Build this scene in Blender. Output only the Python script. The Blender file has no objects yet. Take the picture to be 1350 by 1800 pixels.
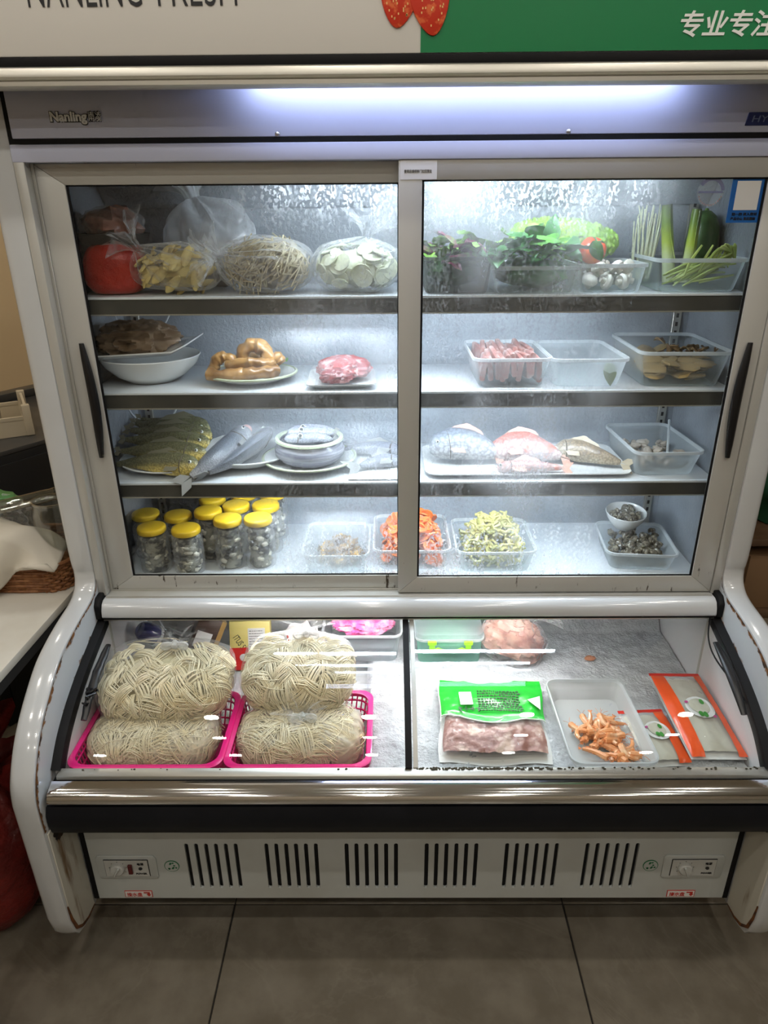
import bpy, bmesh, math, random
from mathutils import Vector, Matrix, noise
random.seed(7)
S = bpy.context.scene
COL = S.collection
PI = math.pi
V = Vector

# ------------------------------------------------------------------ camera
cam = bpy.data.cameras.new('camera')
cam_ob = bpy.data.objects.new('camera', cam); COL.objects.link(cam_ob)
cam.sensor_fit = 'HORIZONTAL'; cam.sensor_width = 36.0; cam.lens = 36.0 * 1217.12 / 1350
cam.clip_start = 0.02
pit, yaw, rol = 0.4119, -0.0079, -0.008
fw = V((math.sin(yaw)*math.cos(pit), math.cos(yaw)*math.cos(pit), -math.sin(pit)))
r0 = V((math.cos(yaw), -math.sin(yaw), 0)); u0 = r0.cross(fw)
rt = r0*math.cos(rol) + u0*math.sin(rol); up = u0*math.cos(rol) - r0*math.sin(rol)
cam_ob.matrix_world = Matrix(((rt.x, up.x, -fw.x, -0.0425), (rt.y, up.y, -fw.y, -1.3864), (rt.z, up.z, -fw.z, 1.5543), (0, 0, 0, 1)))
S.camera = cam_ob

# ------------------------------------------------------------------ world and exposure
w = bpy.data.worlds.new('world'); S.world = w; w.use_nodes = True
w.node_tree.nodes['Background'].inputs[0].default_value = (1.0, 0.93, 0.84, 1)
w.node_tree.nodes['Background'].inputs[1].default_value = 0.12
S.view_settings.view_transform = 'Standard'; S.view_settings.look = 'None'
S.view_settings.gamma = 1.0; S.view_settings.use_curve_mapping = False
S.view_settings.exposure = 0.0
S.cycles.transparent_max_bounces = 24
S.cycles.max_bounces = 7
S.cycles.diffuse_bounces = 3
S.cycles.glossy_bounces = 3
S.cycles.use_adaptive_sampling = True; S.cycles.adaptive_threshold = .05; S.cycles.adaptive_min_samples = 12
S.cycles.transmission_bounces = 6
S.cycles.use_light_tree = False
S.cycles.caustics_reflective = False; S.cycles.caustics_refractive = False
S.cycles.sample_clamp_indirect = 6.0
LED = 8.2          # refrigerator lamps
DOWN = 225.0        # ceiling downlights

# ------------------------------------------------------------------ materials
MATS = {}
def _new(name):
    m = bpy.data.materials.new(name); m.use_nodes = True
    nt = m.node_tree; nt.nodes.clear()
    out = nt.nodes.new('ShaderNodeOutputMaterial')
    MATS[name] = m
    return m, nt, out
def _c(c): return (c[0], c[1], c[2], 1.0)
def N(nt, t, **k):
    n = nt.nodes.new(t)
    for a, b in k.items(): setattr(n, a, b)
    return n
def tex(nt, scale, detail=4, kind='noise', stretch=None, coord='Object', rough=.55, dist=0.0):
    tc = N(nt, 'ShaderNodeTexCoord'); src = tc.outputs[coord]
    if stretch:
        mp = N(nt, 'ShaderNodeMapping'); mp.inputs['Scale'].default_value = stretch
        nt.links.new(src, mp.inputs[0]); src = mp.outputs[0]
    if kind == 'noise':
        t = N(nt, 'ShaderNodeTexNoise'); t.inputs['Scale'].default_value = scale
        t.inputs['Detail'].default_value = detail; t.inputs['Roughness'].default_value = rough; t.inputs['Distortion'].default_value = dist
        nt.links.new(src, t.inputs['Vector']); return t.outputs[0]
    if kind == 'voronoi':
        t = N(nt, 'ShaderNodeTexVoronoi'); t.inputs['Scale'].default_value = scale
        nt.links.new(src, t.inputs['Vector']); return t.outputs['Distance']
    if kind == 'wave':
        t = N(nt, 'ShaderNodeTexWave'); t.inputs['Scale'].default_value = scale; t.inputs['Distortion'].default_value = dist
        t.inputs['Detail'].default_value = detail
        nt.links.new(src, t.inputs['Vector']); return t.outputs[0]
def ramp(nt, src, stops):
    r = N(nt, 'ShaderNodeValToRGB'); e = r.color_ramp.elements
    while len(e) < len(stops): e.new(.5)
    for el, (p, c) in zip(e, stops): el.position = p; el.color = _c(c) if not isinstance(c, float) else (c, c, c, 1)
    nt.links.new(src, r.inputs[0]); return r.outputs[0]
def maprange(nt, src, a, b, c=0., d=1., smooth=True):
    n = N(nt, 'ShaderNodeMapRange'); n.clamp = True
    if smooth: n.interpolation_type = 'SMOOTHSTEP'
    for i, v in enumerate((a, b, c, d)): n.inputs[1+i].default_value = v
    nt.links.new(src, n.inputs[0]); return n.outputs[0]
def mathn(nt, op, a, b=None, clamp=False):
    n = N(nt, 'ShaderNodeMath', operation=op); n.use_clamp = clamp
    for i, v in enumerate((a, b)):
        if v is None: continue
        if isinstance(v, (int, float)): n.inputs[i].default_value = v
        else: nt.links.new(v, n.inputs[i])
    return n.outputs[0]
def mixc(nt, fac, a, b):
    n = N(nt, 'ShaderNodeMix', data_type='RGBA')
    for i, v in ((0, fac), (6, a), (7, b)):
        if isinstance(v, (int, float)): n.inputs[i].default_value = v
        elif isinstance(v, tuple): n.inputs[i].default_value = _c(v)
        else: nt.links.new(v, n.inputs[i])
    return n.outputs[2]
def bumpn(nt, h, strength, dist=.002):
    b = N(nt, 'ShaderNodeBump'); b.inputs['Strength'].default_value = strength; b.inputs['Distance'].default_value = dist
    nt.links.new(h, b.inputs['Height']); return b.outputs[0]
def setp(p, **k):
    for a, b in k.items(): p.inputs[a.replace('_', ' ')].default_value = b

def mat(name, base, rough=.5, metal=0., var=None, bump=None, coat=0., emit=None, spec=.5, trans=0., sss=0., stretch=None, vkind='noise'):
    """var=(colour2, scale, lo, hi); bump=(scale, strength, distance)"""
    m, nt, out = _new(name)
    p = N(nt, 'ShaderNodeBsdfPrincipled'); nt.links.new(p.outputs[0], out.inputs[0])
    p.inputs['Base Color'].default_value = _c(base)
    setp(p, Roughness=rough, Metallic=metal)
    p.inputs['Specular IOR Level'].default_value = spec
    p.inputs['Coat Weight'].default_value = coat
    p.inputs['Coat Roughness'].default_value = .08
    p.inputs['Transmission Weight'].default_value = trans
    if sss:
        p.inputs['Subsurface Weight'].default_value = sss; p.inputs['Subsurface Radius'].default_value = (.01, .006, .004)
        p.inputs['Subsurface Scale'].default_value = .5
    if var:
        c2, sc, lo, hi = var
        f = maprange(nt, tex(nt, sc, stretch=stretch, kind=vkind), lo, hi)
        nt.links.new(mixc(nt, f, base, c2), p.inputs['Base Color'])
    if bump:
        nt.links.new(bumpn(nt, tex(nt, bump[0], stretch=stretch), bump[1], bump[2]), p.inputs['Normal'])
    if emit:
        p.inputs['Emission Color'].default_value = _c(emit[0]); p.inputs['Emission Strength'].default_value = emit[1]
    return m

def film(name, tint=(1, 1, 1), a=.10, b=.55, rough=.12, bump=(60, .5, .004), haze=(0.9, 0.92, 0.95), facing=.45, cloud=None):
    """thin clear plastic: see-through, shinier and whiter at grazing angles and along wrinkles"""
    m, nt, out = _new(name)
    tr = N(nt, 'ShaderNodeBsdfTransparent'); tr.inputs[0].default_value = _c(tint)
    p = N(nt, 'ShaderNodeBsdfPrincipled'); p.inputs['Base Color'].default_value = _c(haze); setp(p, Roughness=rough)
    p.inputs['Specular IOR Level'].default_value = .8
    tl = N(nt, 'ShaderNodeBsdfTranslucent'); tl.inputs[0].default_value = _c(haze)
    mx0 = N(nt, 'ShaderNodeMixShader'); mx0.inputs[0].default_value = .35
    nt.links.new(p.outputs[0], mx0.inputs[1]); nt.links.new(tl.outputs[0], mx0.inputs[2])
    h = tex(nt, bump[0], 1)
    nrm = bumpn(nt, h, bump[1], bump[2]); nt.links.new(nrm, p.inputs['Normal'])
    lw = N(nt, 'ShaderNodeLayerWeight'); lw.inputs[0].default_value = facing; nt.links.new(nrm, lw.inputs['Normal'])
    f = mathn(nt, 'MULTIPLY', lw.outputs['Facing'], b)
    f = mathn(nt, 'ADD', f, a, True)
    if cloud:
        cl = maprange(nt, tex(nt, cloud[0], 2), cloud[1], cloud[2], 0, cloud[3])
        f = mathn(nt, 'ADD', f, cl, True)
    mx = N(nt, 'ShaderNodeMixShader'); nt.links.new(f, mx.inputs[0])
    nt.links.new(tr.outputs[0], mx.inputs[1]); nt.links.new(mx0.outputs[0], mx.inputs[2])
    nt.links.new(mx.outputs[0], out.inputs[0])
    return m

def frosted(name, col=(.82, .87, .9), clear=.5, rough=.25):
    """milky polypropylene tub"""
    m, nt, out = _new(name)
    tr = N(nt, 'ShaderNodeBsdfTransparent'); tr.inputs[0].default_value = (.96, .97, .98, 1)
    p = N(nt, 'ShaderNodeBsdfPrincipled'); p.inputs['Base Color'].default_value = _c(col); setp(p, Roughness=rough)
    tl = N(nt, 'ShaderNodeBsdfTranslucent'); tl.inputs[0].default_value = _c(col)
    a = N(nt, 'ShaderNodeMixShader'); a.inputs[0].default_value = .45
    nt.links.new(p.outputs[0], a.inputs[1]); nt.links.new(tl.outputs[0], a.inputs[2])
    lw = N(nt, 'ShaderNodeLayerWeight'); lw.inputs[0].default_value = .4
    f = mathn(nt, 'ADD', mathn(nt, 'MULTIPLY', lw.outputs['Facing'], .5), 1 - clear - .12, True)
    b = N(nt, 'ShaderNodeMixShader'); nt.links.new(f, b.inputs[0])
    nt.links.new(tr.outputs[0], b.inputs[1]); nt.links.new(a.outputs[0], b.inputs[2]); nt.links.new(b.outputs[0], out.inputs[0])
    return m

def glow(name, col, strength):
    m, nt, out = _new(name)
    e = N(nt, 'ShaderNodeEmission'); e.inputs[0].default_value = _c(col); e.inputs[1].default_value = strength
    nt.links.new(e.outputs[0], out.inputs[0]); return m

# ------------------------------------------------------------------ mesh helpers
class MB:
    def __init__(s): s.v = []; s.f = []; s.mi = []; s.m = 0; s.uv = None
    def add(s, vs, fs):
        o = len(s.v); s.v += [tuple(v) for v in vs]
        for f in fs: s.f.append(tuple(i + o for i in f)); s.mi.append(s.m)
        return s
    def box(s, x0, x1, y0, y1, z0, z1, M=None):
        vs = [V((x, y, z)) for z in (z0, z1) for y in (y0, y1) for x in (x0, x1)]
        if M: vs = [M @ v for v in vs]
        return s.add(vs, [(0, 2, 3, 1), (4, 5, 7, 6), (0, 1, 5, 4), (2, 6, 7, 3), (0, 4, 6, 2), (1, 3, 7, 5)])
    def loft(s, rings, closed=True, cap=True):
        n = len(rings[0]); vs = [p for r in rings for p in r]; fs = []
        for i in range(len(rings) - 1):
            for j in range(n if closed else n - 1):
                a, b = i*n + j, i*n + (j+1) % n
                fs.append((a, b, b + n, a + n))
        if cap and closed:
            fs.append(tuple(range(n - 1, -1, -1))); fs.append(tuple(range((len(rings)-1)*n, len(rings)*n)))
        return s.add(vs, fs)
    def tube(s, pts, r, n=6, cap=True):
        pts = [V(p) for p in pts]; m = len(pts); rings = []; pu = None
        for i, p in enumerate(pts):
            t = (pts[min(i+1, m-1)] - pts[max(i-1, 0)])
            t = t.normalized() if t.length > 1e-9 else V((0, 0, 1))
            if pu is None: a = t.orthogonal().normalized()
            else:
                a = pu - t*pu.dot(t); a = a.normalized() if a.length > 1e-6 else t.orthogonal().normalized()
            pu = a; b = t.cross(a); rr = r(i/(m-1)) if callable(r) else r
            rings.append([p + (a*math.cos(2*PI*k/n) + b*math.sin(2*PI*k/n))*rr for k in range(n)])
        return s.loft(rings, True, cap)
    def lathe(s, prof, n=32, c=(0, 0, 0), sx=1., sy=1., cap=False):
        rings = [[V((c[0] + sx*r*math.cos(2*PI*k/n), c[1] + sy*r*math.sin(2*PI*k/n), c[2] + z)) for k in range(n)] for r, z in prof]
        return s.loft(rings, True, cap)
    def grid(s, fn, nu, nv):
        vs = [fn(i/nu, j/nv) for j in range(nv+1) for i in range(nu+1)]
        fs = [(j*(nu+1)+i, j*(nu+1)+i+1, (j+1)*(nu+1)+i+1, (j+1)*(nu+1)+i) for j in range(nv) for i in range(nu)]
        return s.add(vs, fs)
    def prism(s, poly, axis, a0, a1):
        """poly in the two other axes, extruded along axis"""
        def mk(p, q): return {'x': (q, p[0], p[1]), 'y': (p[0], q, p[1]), 'z': (p[0], p[1], q)}[axis]
        n = len(poly)
        return s.add([mk(p, a0) for p in poly] + [mk(p, a1) for p in poly],
                     [tuple(range(n))[::-1], tuple(range(n, 2*n))] + [(i, (i+1) % n, n + (i+1) % n, n + i) for i in range(n)])
    def blob(s, c, r, nu=10, nv=7, amp=.0, sc=20., seed=0., M=None):
        vs = []; fs = []
        for j in range(nv+1):
            ph = PI*j/nv
            for i in range(nu):
                th = 2*PI*i/nu
                d = V((math.sin(ph)*math.cos(th), math.sin(ph)*math.sin(th), math.cos(ph)))
                k = 1 + amp*noise.noise(d*sc*.1*2 + V((seed, seed*1.7, 3.1)))
                p = V((d.x*r[0]*k, d.y*r[1]*k, d.z*r[2]*k))
                if M: p = M @ p
                vs.append(p + V(c))
        for j in range(nv):
            for i in range(nu):
                fs.append((j*nu+i, (j+1)*nu+i, (j+1)*nu+(i+1) % nu, j*nu+(i+1) % nu))
        return s.add(vs, fs)
    def mesh(s, name, mats, smooth=True, bevel=0, bseg=2, bangle=.6, weld=True, sharp=None):
        me = bpy.data.meshes.new(name); me.from_pydata(s.v, [], s.f)
        for mm in (mats if isinstance(mats, (list, tuple)) else [mats]): me.materials.append(MATS[mm] if isinstance(mm, str) else mm)
        if len(set(s.mi)) > 1: me.polygons.foreach_set('material_index', s.mi)
        bm = bmesh.new(); bm.from_mesh(me)
        if weld: bmesh.ops.remove_doubles(bm, verts=bm.verts, dist=1e-6)
        bmesh.ops.recalc_face_normals(bm, faces=bm.faces)
        if bevel:
            es = [e for e in bm.edges if len(e.link_faces) == 2 and e.calc_face_angle(0) > bangle]
            bmesh.ops.bevel(bm, geom=es, offset=bevel, segments=bseg, profile=.5, affect='EDGES', clamp_overlap=True)
        for f in bm.faces: f.smooth = smooth
        if smooth:
            lim = sharp if sharp else .7
            for e in bm.edges:
                if len(e.link_faces) == 2 and e.calc_face_angle(0) > lim: e.smooth = False
        bm.to_mesh(me); bm.free()
        return me

def link(name, data, parent=None, loc=None, rot=None, mw=None):
    o = bpy.data.objects.new(name, data); COL.objects.link(o)
    if parent is not None: o.parent = parent
    if loc is not None: o.location = loc
    if rot is not None: o.rotation_euler = rot
    if mw is not None: o.matrix_basis = mw
    return o
def tag(o, label=None, cat=None, group=None, kind=None):
    if label: o['label'] = label
    if cat: o['category'] = cat
    if group: o['group'] = group
    if kind: o['kind'] = kind
    return o
def part(name, mb, m, parent, **k):
    loc = k.pop('loc', None); rot = k.pop('rot', None); lab = k.pop('label', None); kd = k.pop('kind', None)
    o = link(name, mb.mesh(name, m, **k), parent, loc, rot)
    return tag(o, lab, None, None, kd)
def thing(name, label, cat, loc=(0, 0, 0), rz=0., group=None, rot=None):
    o = link(name, None, None, loc, rot or (0, 0, rz)); o.empty_display_size = .05
    return tag(o, label, cat, group)
def solid(name, mb, m, label, cat, group=None, loc=None, rot=None, kind=None, **k):
    o = link(name, mb.mesh(name, m, **k), None, loc, rot)
    return tag(o, label, cat, group, kind)
def struct(name, mb, m, parent=None, **k):
    o = link(name, mb.mesh(name, m, **k), parent)
    if parent is None: o['kind'] = 'structure'
    return o
def BX(x0, x1, y0, y1, z0, z1): return MB().box(x0, x1, y0, y1, z0, z1)
def nz(p, sc=1., off=0.): return noise.noise(V(p)*sc + V((off, off*1.3, off*.7)))
def cr(pts, n):
    """Catmull-Rom through points, n samples"""
    P = [V(p) for p in pts]; m = len(P) - 1; out = []
    for k in range(n):
        t = k/(n-1)*m; i = min(int(t), m-1); f = t - i
        a, b, c, d = P[max(i-1, 0)], P[i], P[i+1], P[min(i+2, m)]
        out.append(.5*((2*b) + (c - a)*f + (2*a - 5*b + 4*c - d)*f*f + (3*b - a - 3*c + d)*f**3))
    return out
def lerp_tab(tab, t):
    for (a, x), (b, y) in zip(tab, tab[1:]):
        if t <= b: return x + (y - x)*(t - a)/max(b - a, 1e-9)
    return tab[-1][1]
def words(name, body, m, parent, x, y, z, h, width=None, shear=0., depth=.0004, bold=0., rot=(PI/2, 0, 0), align='LEFT'):
    """lettering as a thin mesh lying in the X-Z plane, facing -Y; (x, y, z) is the left end of the base line"""
    c = bpy.data.curves.new(name, 'FONT'); c.body = body; c.size = h; c.shear = shear; c.extrude = depth; c.offset = bold
    c.resolution_u = 3; c.align_x = align
    t = bpy.data.objects.new(name, c); COL.objects.link(t)
    dg = bpy.context.evaluated_depsgraph_get(); me = bpy.data.meshes.new_from_object(t.evaluated_get(dg))
    bpy.data.objects.remove(t); bpy.data.curves.remove(c)
    if width and len(me.vertices):
        xs = [v.co.x for v in me.vertices]; k = width/max(max(xs) - min(xs), 1e-6)
        for v in me.vertices: v.co.x *= k
    me.materials.clear(); me.materials.append(MATS[m])
    return link(name, me, parent, (x, y, z), rot)
# ------------------------------------------------------------------ shared materials
mat('white_enamel', (.62, .645, .67), .16, coat=.6, var=((.56, .575, .58), 3.0, .35, .75))
mat('cream_frame', (.56, .56, .53), .34, metal=.25, var=((.48, .47, .42), 9., .4, .8), stretch=(1, 1, .25))
mat('lamp_tinted_panel', (.58, .62, .80), .35, metal=.0, bump=(500, .02, .0005))  # silver-grey panel; the header lamp's bluish tint is put into the colour
mat('silver_trim', (.62, .60, .54), .40, metal=.9, bump=(300, .05, .0006), stretch=(.02, 1, 1))
mat('chrome', (.86, .86, .86), .09, metal=1.)
mat('black_rubber', (.008, .008, .009), .6, spec=.2)
mat('black_plastic', (.007, .007, .008), .34)
mat('navy_band', (.004, .005, .008), .5, var=((.007, .008, .012), 8., .4, .7), spec=.3)
mat('dark_hollow', (.006, .006, .007), .8)
mat('label_band', (.060, .060, .056), .30, var=((.09, .087, .076), 14., .45, .75), spec=.35)
mat('shelf_white', (.74, .78, .82), .25)
mat('base_panel_paint', (.53, .56, .55), .34, var=((.47, .485, .46), 5., .45, .8))
mat('print_black', (.012, .012, .014), .5)
mat('print_white', (.85, .86, .84), .5)
mat('print_green', (.004, .16, .055), .4)
mat('print_red', (.55, .03, .02), .4)
mat('switch_red', (.10, .008, .008), .3)
mat('sign_white', (.78, .76, .72), .35)
mat('sign_green', (.004, .20, .065), .35)
mat('strawberry_print', (.62, .035, .012), .35, var=((.80, .16, .05), 60., .5, .62))
mat('strawberry_seed', (.85, .55, .2), .4)
mat('leaf_green_print', (.05, .32, .03), .4)
mat('blue_badge', (.008, .018, .10), .3); mat('seal_blue', (.20, .22, .36), .4); mat('badge_print', (.16, .20, .32), .4)
mat('sticker_blue', (.01, .12, .42), .4)
mat('sticker_white', (.80, .80, .78), .45)
mat('sticker_clear_red', (.45, .30, .28), .4)
mat('rust', (.16, .055, .012), .8, var=((.05, .02, .008), 60., .4, .65))
mat('screw_steel', (.6, .6, .6), .3, metal=1.)
mat('dial_grey', (.55, .56, .54), .35)
glow('led_lamp', (.78, .89, 1.0), 11*LED)
glow('led_freezer', (1.0, .97, .97), 18*LED)
glow('led_header', (.62, .70, 1.0), 2.3*LED)

def liner_material():
    m, nt, out = _new('frosty_liner')
    p = N(nt, 'ShaderNodeBsdfPrincipled'); nt.links.new(p.outputs[0], out.inputs[0])
    n1 = tex(nt, 5., 5); n2 = tex(nt, 120., 3, dist=.5)
    nt.links.new(mixc(nt, maprange(nt, n1, .35, .7), (.26, .28, .31), (.38, .41, .45)), p.inputs['Base Color'])
    setp(p, Roughness=.42, Metallic=.0)
    nt.links.new(bumpn(nt, n2, .55, .004), p.inputs['Normal'])
liner_material()
mat('freezer_liner', (.66, .67, .68), .45, var=((.50, .52, .53), 7., .42, .7), bump=(45, .5, .006))
mat('freezer_side', (.74, .74, .76), .3, var=((.68, .67, .68), 6., .5, .8))

def worn_enamel():
    """white enamel with rust creeping in from the two long edges (UV: u along, v across)"""
    m, nt, out = _new('rusty_enamel')
    p = N(nt, 'ShaderNodeBsdfPrincipled'); nt.links.new(p.outputs[0], out.inputs[0])
    uv = N(nt, 'ShaderNodeTexCoord'); sp = N(nt, 'ShaderNodeSeparateXYZ'); nt.links.new(uv.outputs['UV'], sp.inputs[0])
    n = tex(nt, 38., 6, rough=.7); n2 = tex(nt, 11., 3)
    e1 = maprange(nt, sp.outputs[1], .0, .30, 1, 0); e2 = maprange(nt, sp.outputs[1], .72, 1., 0, 1)
    edge = mathn(nt, 'ADD', mathn(nt, 'MULTIPLY', e1, .38), mathn(nt, 'MULTIPLY', e2, .30))
    r = mathn(nt, 'ADD', mathn(nt, 'ADD', mathn(nt, 'MULTIPLY', n, .8), mathn(nt, 'MULTIPLY', n2, .5)), edge)
    f = maprange(nt, r, .90, 1.0)
    rust = mixc(nt, maprange(nt, tex(nt, 70., 4), .4, .65), (.22, .085, .015), (.035, .018, .010))
    nt.links.new(mixc(nt, f, (.62, .645, .67), rust), p.inputs['Base Color'])
    nt.links.new(maprange(nt, f, 0, 1, .2, .8), p.inputs['Roughness'])
worn_enamel()
def streaked_enamel():
    """leg face: rust runs streaming down"""
    m, nt, out = _new('streaked_enamel')
    p = N(nt, 'ShaderNodeBsdfPrincipled'); nt.links.new(p.outputs[0], out.inputs[0])
    n = tex(nt, 26., 4, stretch=(1, 1, .12)); n2 = tex(nt, 9., 3)
    f = maprange(nt, mathn(nt, 'ADD', n, mathn(nt, 'MULTIPLY', n2, .35)), .70, .86)
    nt.links.new(mixc(nt, f, (.56, .54, .47), (.20, .11, .04)), p.inputs['Base Color']); setp(p, Roughness=.5)
streaked_enamel()
def worn_frame():
    """cream aluminium door frame with scattered dark scuffs"""
    m, nt, out = _new('scuffed_frame')
    p = N(nt, 'ShaderNodeBsdfPrincipled'); nt.links.new(p.outputs[0], out.inputs[0])
    n = tex(nt, 55., 5, stretch=(1, 1, .35)); n2 = tex(nt, 5., 2)
    tc = N(nt, 'ShaderNodeTexCoord'); sp = N(nt, 'ShaderNodeSeparateXYZ'); nt.links.new(tc.outputs['Object'], sp.inputs[0])
    low = maprange(nt, sp.outputs[2], .74, 1.0, .13, 0)
    f = maprange(nt, mathn(nt, 'ADD', mathn(nt, 'ADD', n, mathn(nt, 'MULTIPLY', n2, .3)), low), .905, .975)
    nt.links.new(mixc(nt, f, (.56, .56, .53), (.06, .045, .03)), p.inputs['Base Color']); setp(p, Roughness=.32, Metallic=.25)
worn_frame()

def pane(name, bell, tint=(.97, .985, .98), haze=.16, drops=.42, streak=1., reflect=1.):
    """window glass: clear and reflective, with condensation where bell (x0 clear -> x1 wet) says the door is fogged"""
    m, nt, out = _new(name)
    tr = N(nt, 'ShaderNodeBsdfTransparent'); tr.inputs[0].default_value = _c(tint)
    gl = N(nt, 'ShaderNodeBsdfGlossy'); gl.inputs['Roughness'].default_value = .0; gl.inputs[0].default_value = (1, 1, 1, 1)
    fr = N(nt, 'ShaderNodeLayerWeight'); fr.inputs[0].default_value = .5
    frs = mathn(nt, 'ADD', mathn(nt, 'MULTIPLY', mathn(nt, 'POWER', fr.outputs['Facing'], 5.), .9), .035, True)
    a = N(nt, 'ShaderNodeMixShader'); nt.links.new(mathn(nt, 'MULTIPLY', frs, reflect), a.inputs[0])
    nt.links.new(tr.outputs[0], a.inputs[1]); nt.links.new(gl.outputs[0], a.inputs[2])
    if bell is None:
        nt.links.new(a.outputs[0], out.inputs[0]); return m
    tc = N(nt, 'ShaderNodeTexCoord'); sp = N(nt, 'ShaderNodeSeparateXYZ'); nt.links.new(tc.outputs['Object'], sp.inputs[0])
    b = None
    for x0, x1 in bell:
        k = maprange(nt, sp.outputs[0], x0, x1) if x0 < x1 else maprange(nt, sp.outputs[0], x1, x0, 1, 0)
        b = k if b is None else mathn(nt, 'MULTIPLY', b, k)
    big = maprange(nt, tex(nt, 5.5, 1), .44, .74, .12, 1.)
    st = maprange(nt, tex(nt, 60., 1, stretch=(1, 1, .06)), .40, .64, .35, 1.)
    fine = maprange(nt, tex(nt, 190., 1, stretch=(1, 1, .7)), .50, .60)
    # drips hang thickest below the top rail and down near the sill
    top = maprange(nt, sp.outputs[2], 1.50, 1.59, .20, 1.); bot = maprange(nt, sp.outputs[2], .84, .98, .55, .0)
    wet = mathn(nt, 'MAXIMUM', top, bot)
    f = mathn(nt, 'MULTIPLY', big, haze)
    d = mathn(nt, 'MULTIPLY', mathn(nt, 'MULTIPLY', fine, st), mathn(nt, 'MULTIPLY', wet, drops))
    f = mathn(nt, 'MULTIPLY', mathn(nt, 'ADD', f, d), b, True)
    df = N(nt, 'ShaderNodeBsdfDiffuse'); df.inputs[0].default_value = (.9, .93, .97, 1)
    tl = N(nt, 'ShaderNodeBsdfTranslucent'); tl.inputs[0].default_value = (.9, .93, .97, 1)
    c = N(nt, 'ShaderNodeMixShader'); c.inputs[0].default_value = .6
    nt.links.new(df.outputs[0], c.inputs[1]); nt.links.new(tl.outputs[0], c.inputs[2])
    e = N(nt, 'ShaderNodeMixShader'); nt.links.new(f, e.inputs[0])
    nt.links.new(a.outputs[0], e.inputs[1]); nt.links.new(c.outputs[0], e.inputs[2]); nt.links.new(e.outputs[0], out.inputs[0])
    return m
pane('pane_left', [(-.46, -.20)], haze=.24, drops=.58)
pane('pane_right', [(.56, .26)], haze=.26, drops=.62)
pane('pane_clear', None)

# ------------------------------------------------------------------ the room
def tile_material():
    m, nt, out = _new('floor_tile')
    p = N(nt, 'ShaderNodeBsdfPrincipled'); nt.links.new(p.outputs[0], out.inputs[0])
    tc = N(nt, 'ShaderNodeTexCoord')
    n1 = tex(nt, 2.2, 6, coord='Object', rough=.6, dist=1.2); n2 = tex(nt, 9., 5)
    vein = maprange(nt, mathn(nt, 'ABSOLUTE', mathn(nt, 'SUBTRACT', n1, .5)), 0., .02, 1., 0.)
    base = mixc(nt, maprange(nt, n2, .35, .7), (.150, .130, .100), (.205, .182, .145))
    nt.links.new(mixc(nt, mathn(nt, 'MULTIPLY', vein, .09), base, (.34, .31, .26)), p.inputs['Base Color'])
    setp(p, Roughness=.16)
tile_material()
mat('grout', (.02, .018, .016), .9)
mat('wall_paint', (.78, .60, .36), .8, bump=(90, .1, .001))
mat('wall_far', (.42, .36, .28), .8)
mat('ceiling_paint', (.70, .68, .64), .9)
fl = struct('floor', BX(-3.2, 3.2, -3.6, 1.75, -.06, -.004), 'grout')
tmesh = BX(-.3985, .3985, -.3985, .3985, -.012, 0).mesh('tile', 'floor_tile', bevel=.0015, bseg=1)
for i in range(-4, 4):
    for j in range(-4, 3):
        if -3.2 < -.4236 + .8*i and .3764 + .8*i < 3.2: link('tile', tmesh, fl, (-.0236 + .8*i, -.62 + .8*j, 0), (0, 0, PI/2*((i*3 + j) % 4)))
struct('wall_back', BX(-3.2, 3.2, 1.75, 1.83, 0, 2.75), 'wall_paint')
struct('wall_left', BX(-3.28, -3.2, -3.6, 1.75, 0, 2.75), 'wall_paint')
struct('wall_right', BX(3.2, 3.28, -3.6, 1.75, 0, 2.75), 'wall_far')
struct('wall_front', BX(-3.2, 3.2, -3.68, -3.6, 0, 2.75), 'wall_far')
struct('ceiling', BX(-3.28, 3.28, -3.68, 1.83, 2.75, 2.83), 'ceiling_paint')
glow('downlight_glow', (1.0, .94, .84), DOWN)
lamp_ring = MB().lathe([(.037, 0), (.055, 0), (.055, -.005), (.041, -.008), (.037, -.003)], 28).mesh('ring', 'sticker_white')
lamp_disc = MB().lathe([(.0, -.003), (.038, -.003)], 14).mesh('diffuser', 'downlight_glow')
for i, x in enumerate((-1.75, -.95, -.15, .65, 1.45)):
    for j, y in enumerate((1.05, -.6, -1.3, -2.1, -3.0)):  # the row behind the refrigerator is added to brighten the back wall
        L = thing('ceiling_downlight', 'round recessed ceiling downlight with pale metal ring', 'downlight', (x, y, 2.75), 0, 'ceiling downlights')
        link('trim_ring', lamp_ring, L); link('diffuser', lamp_disc, L)

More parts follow.
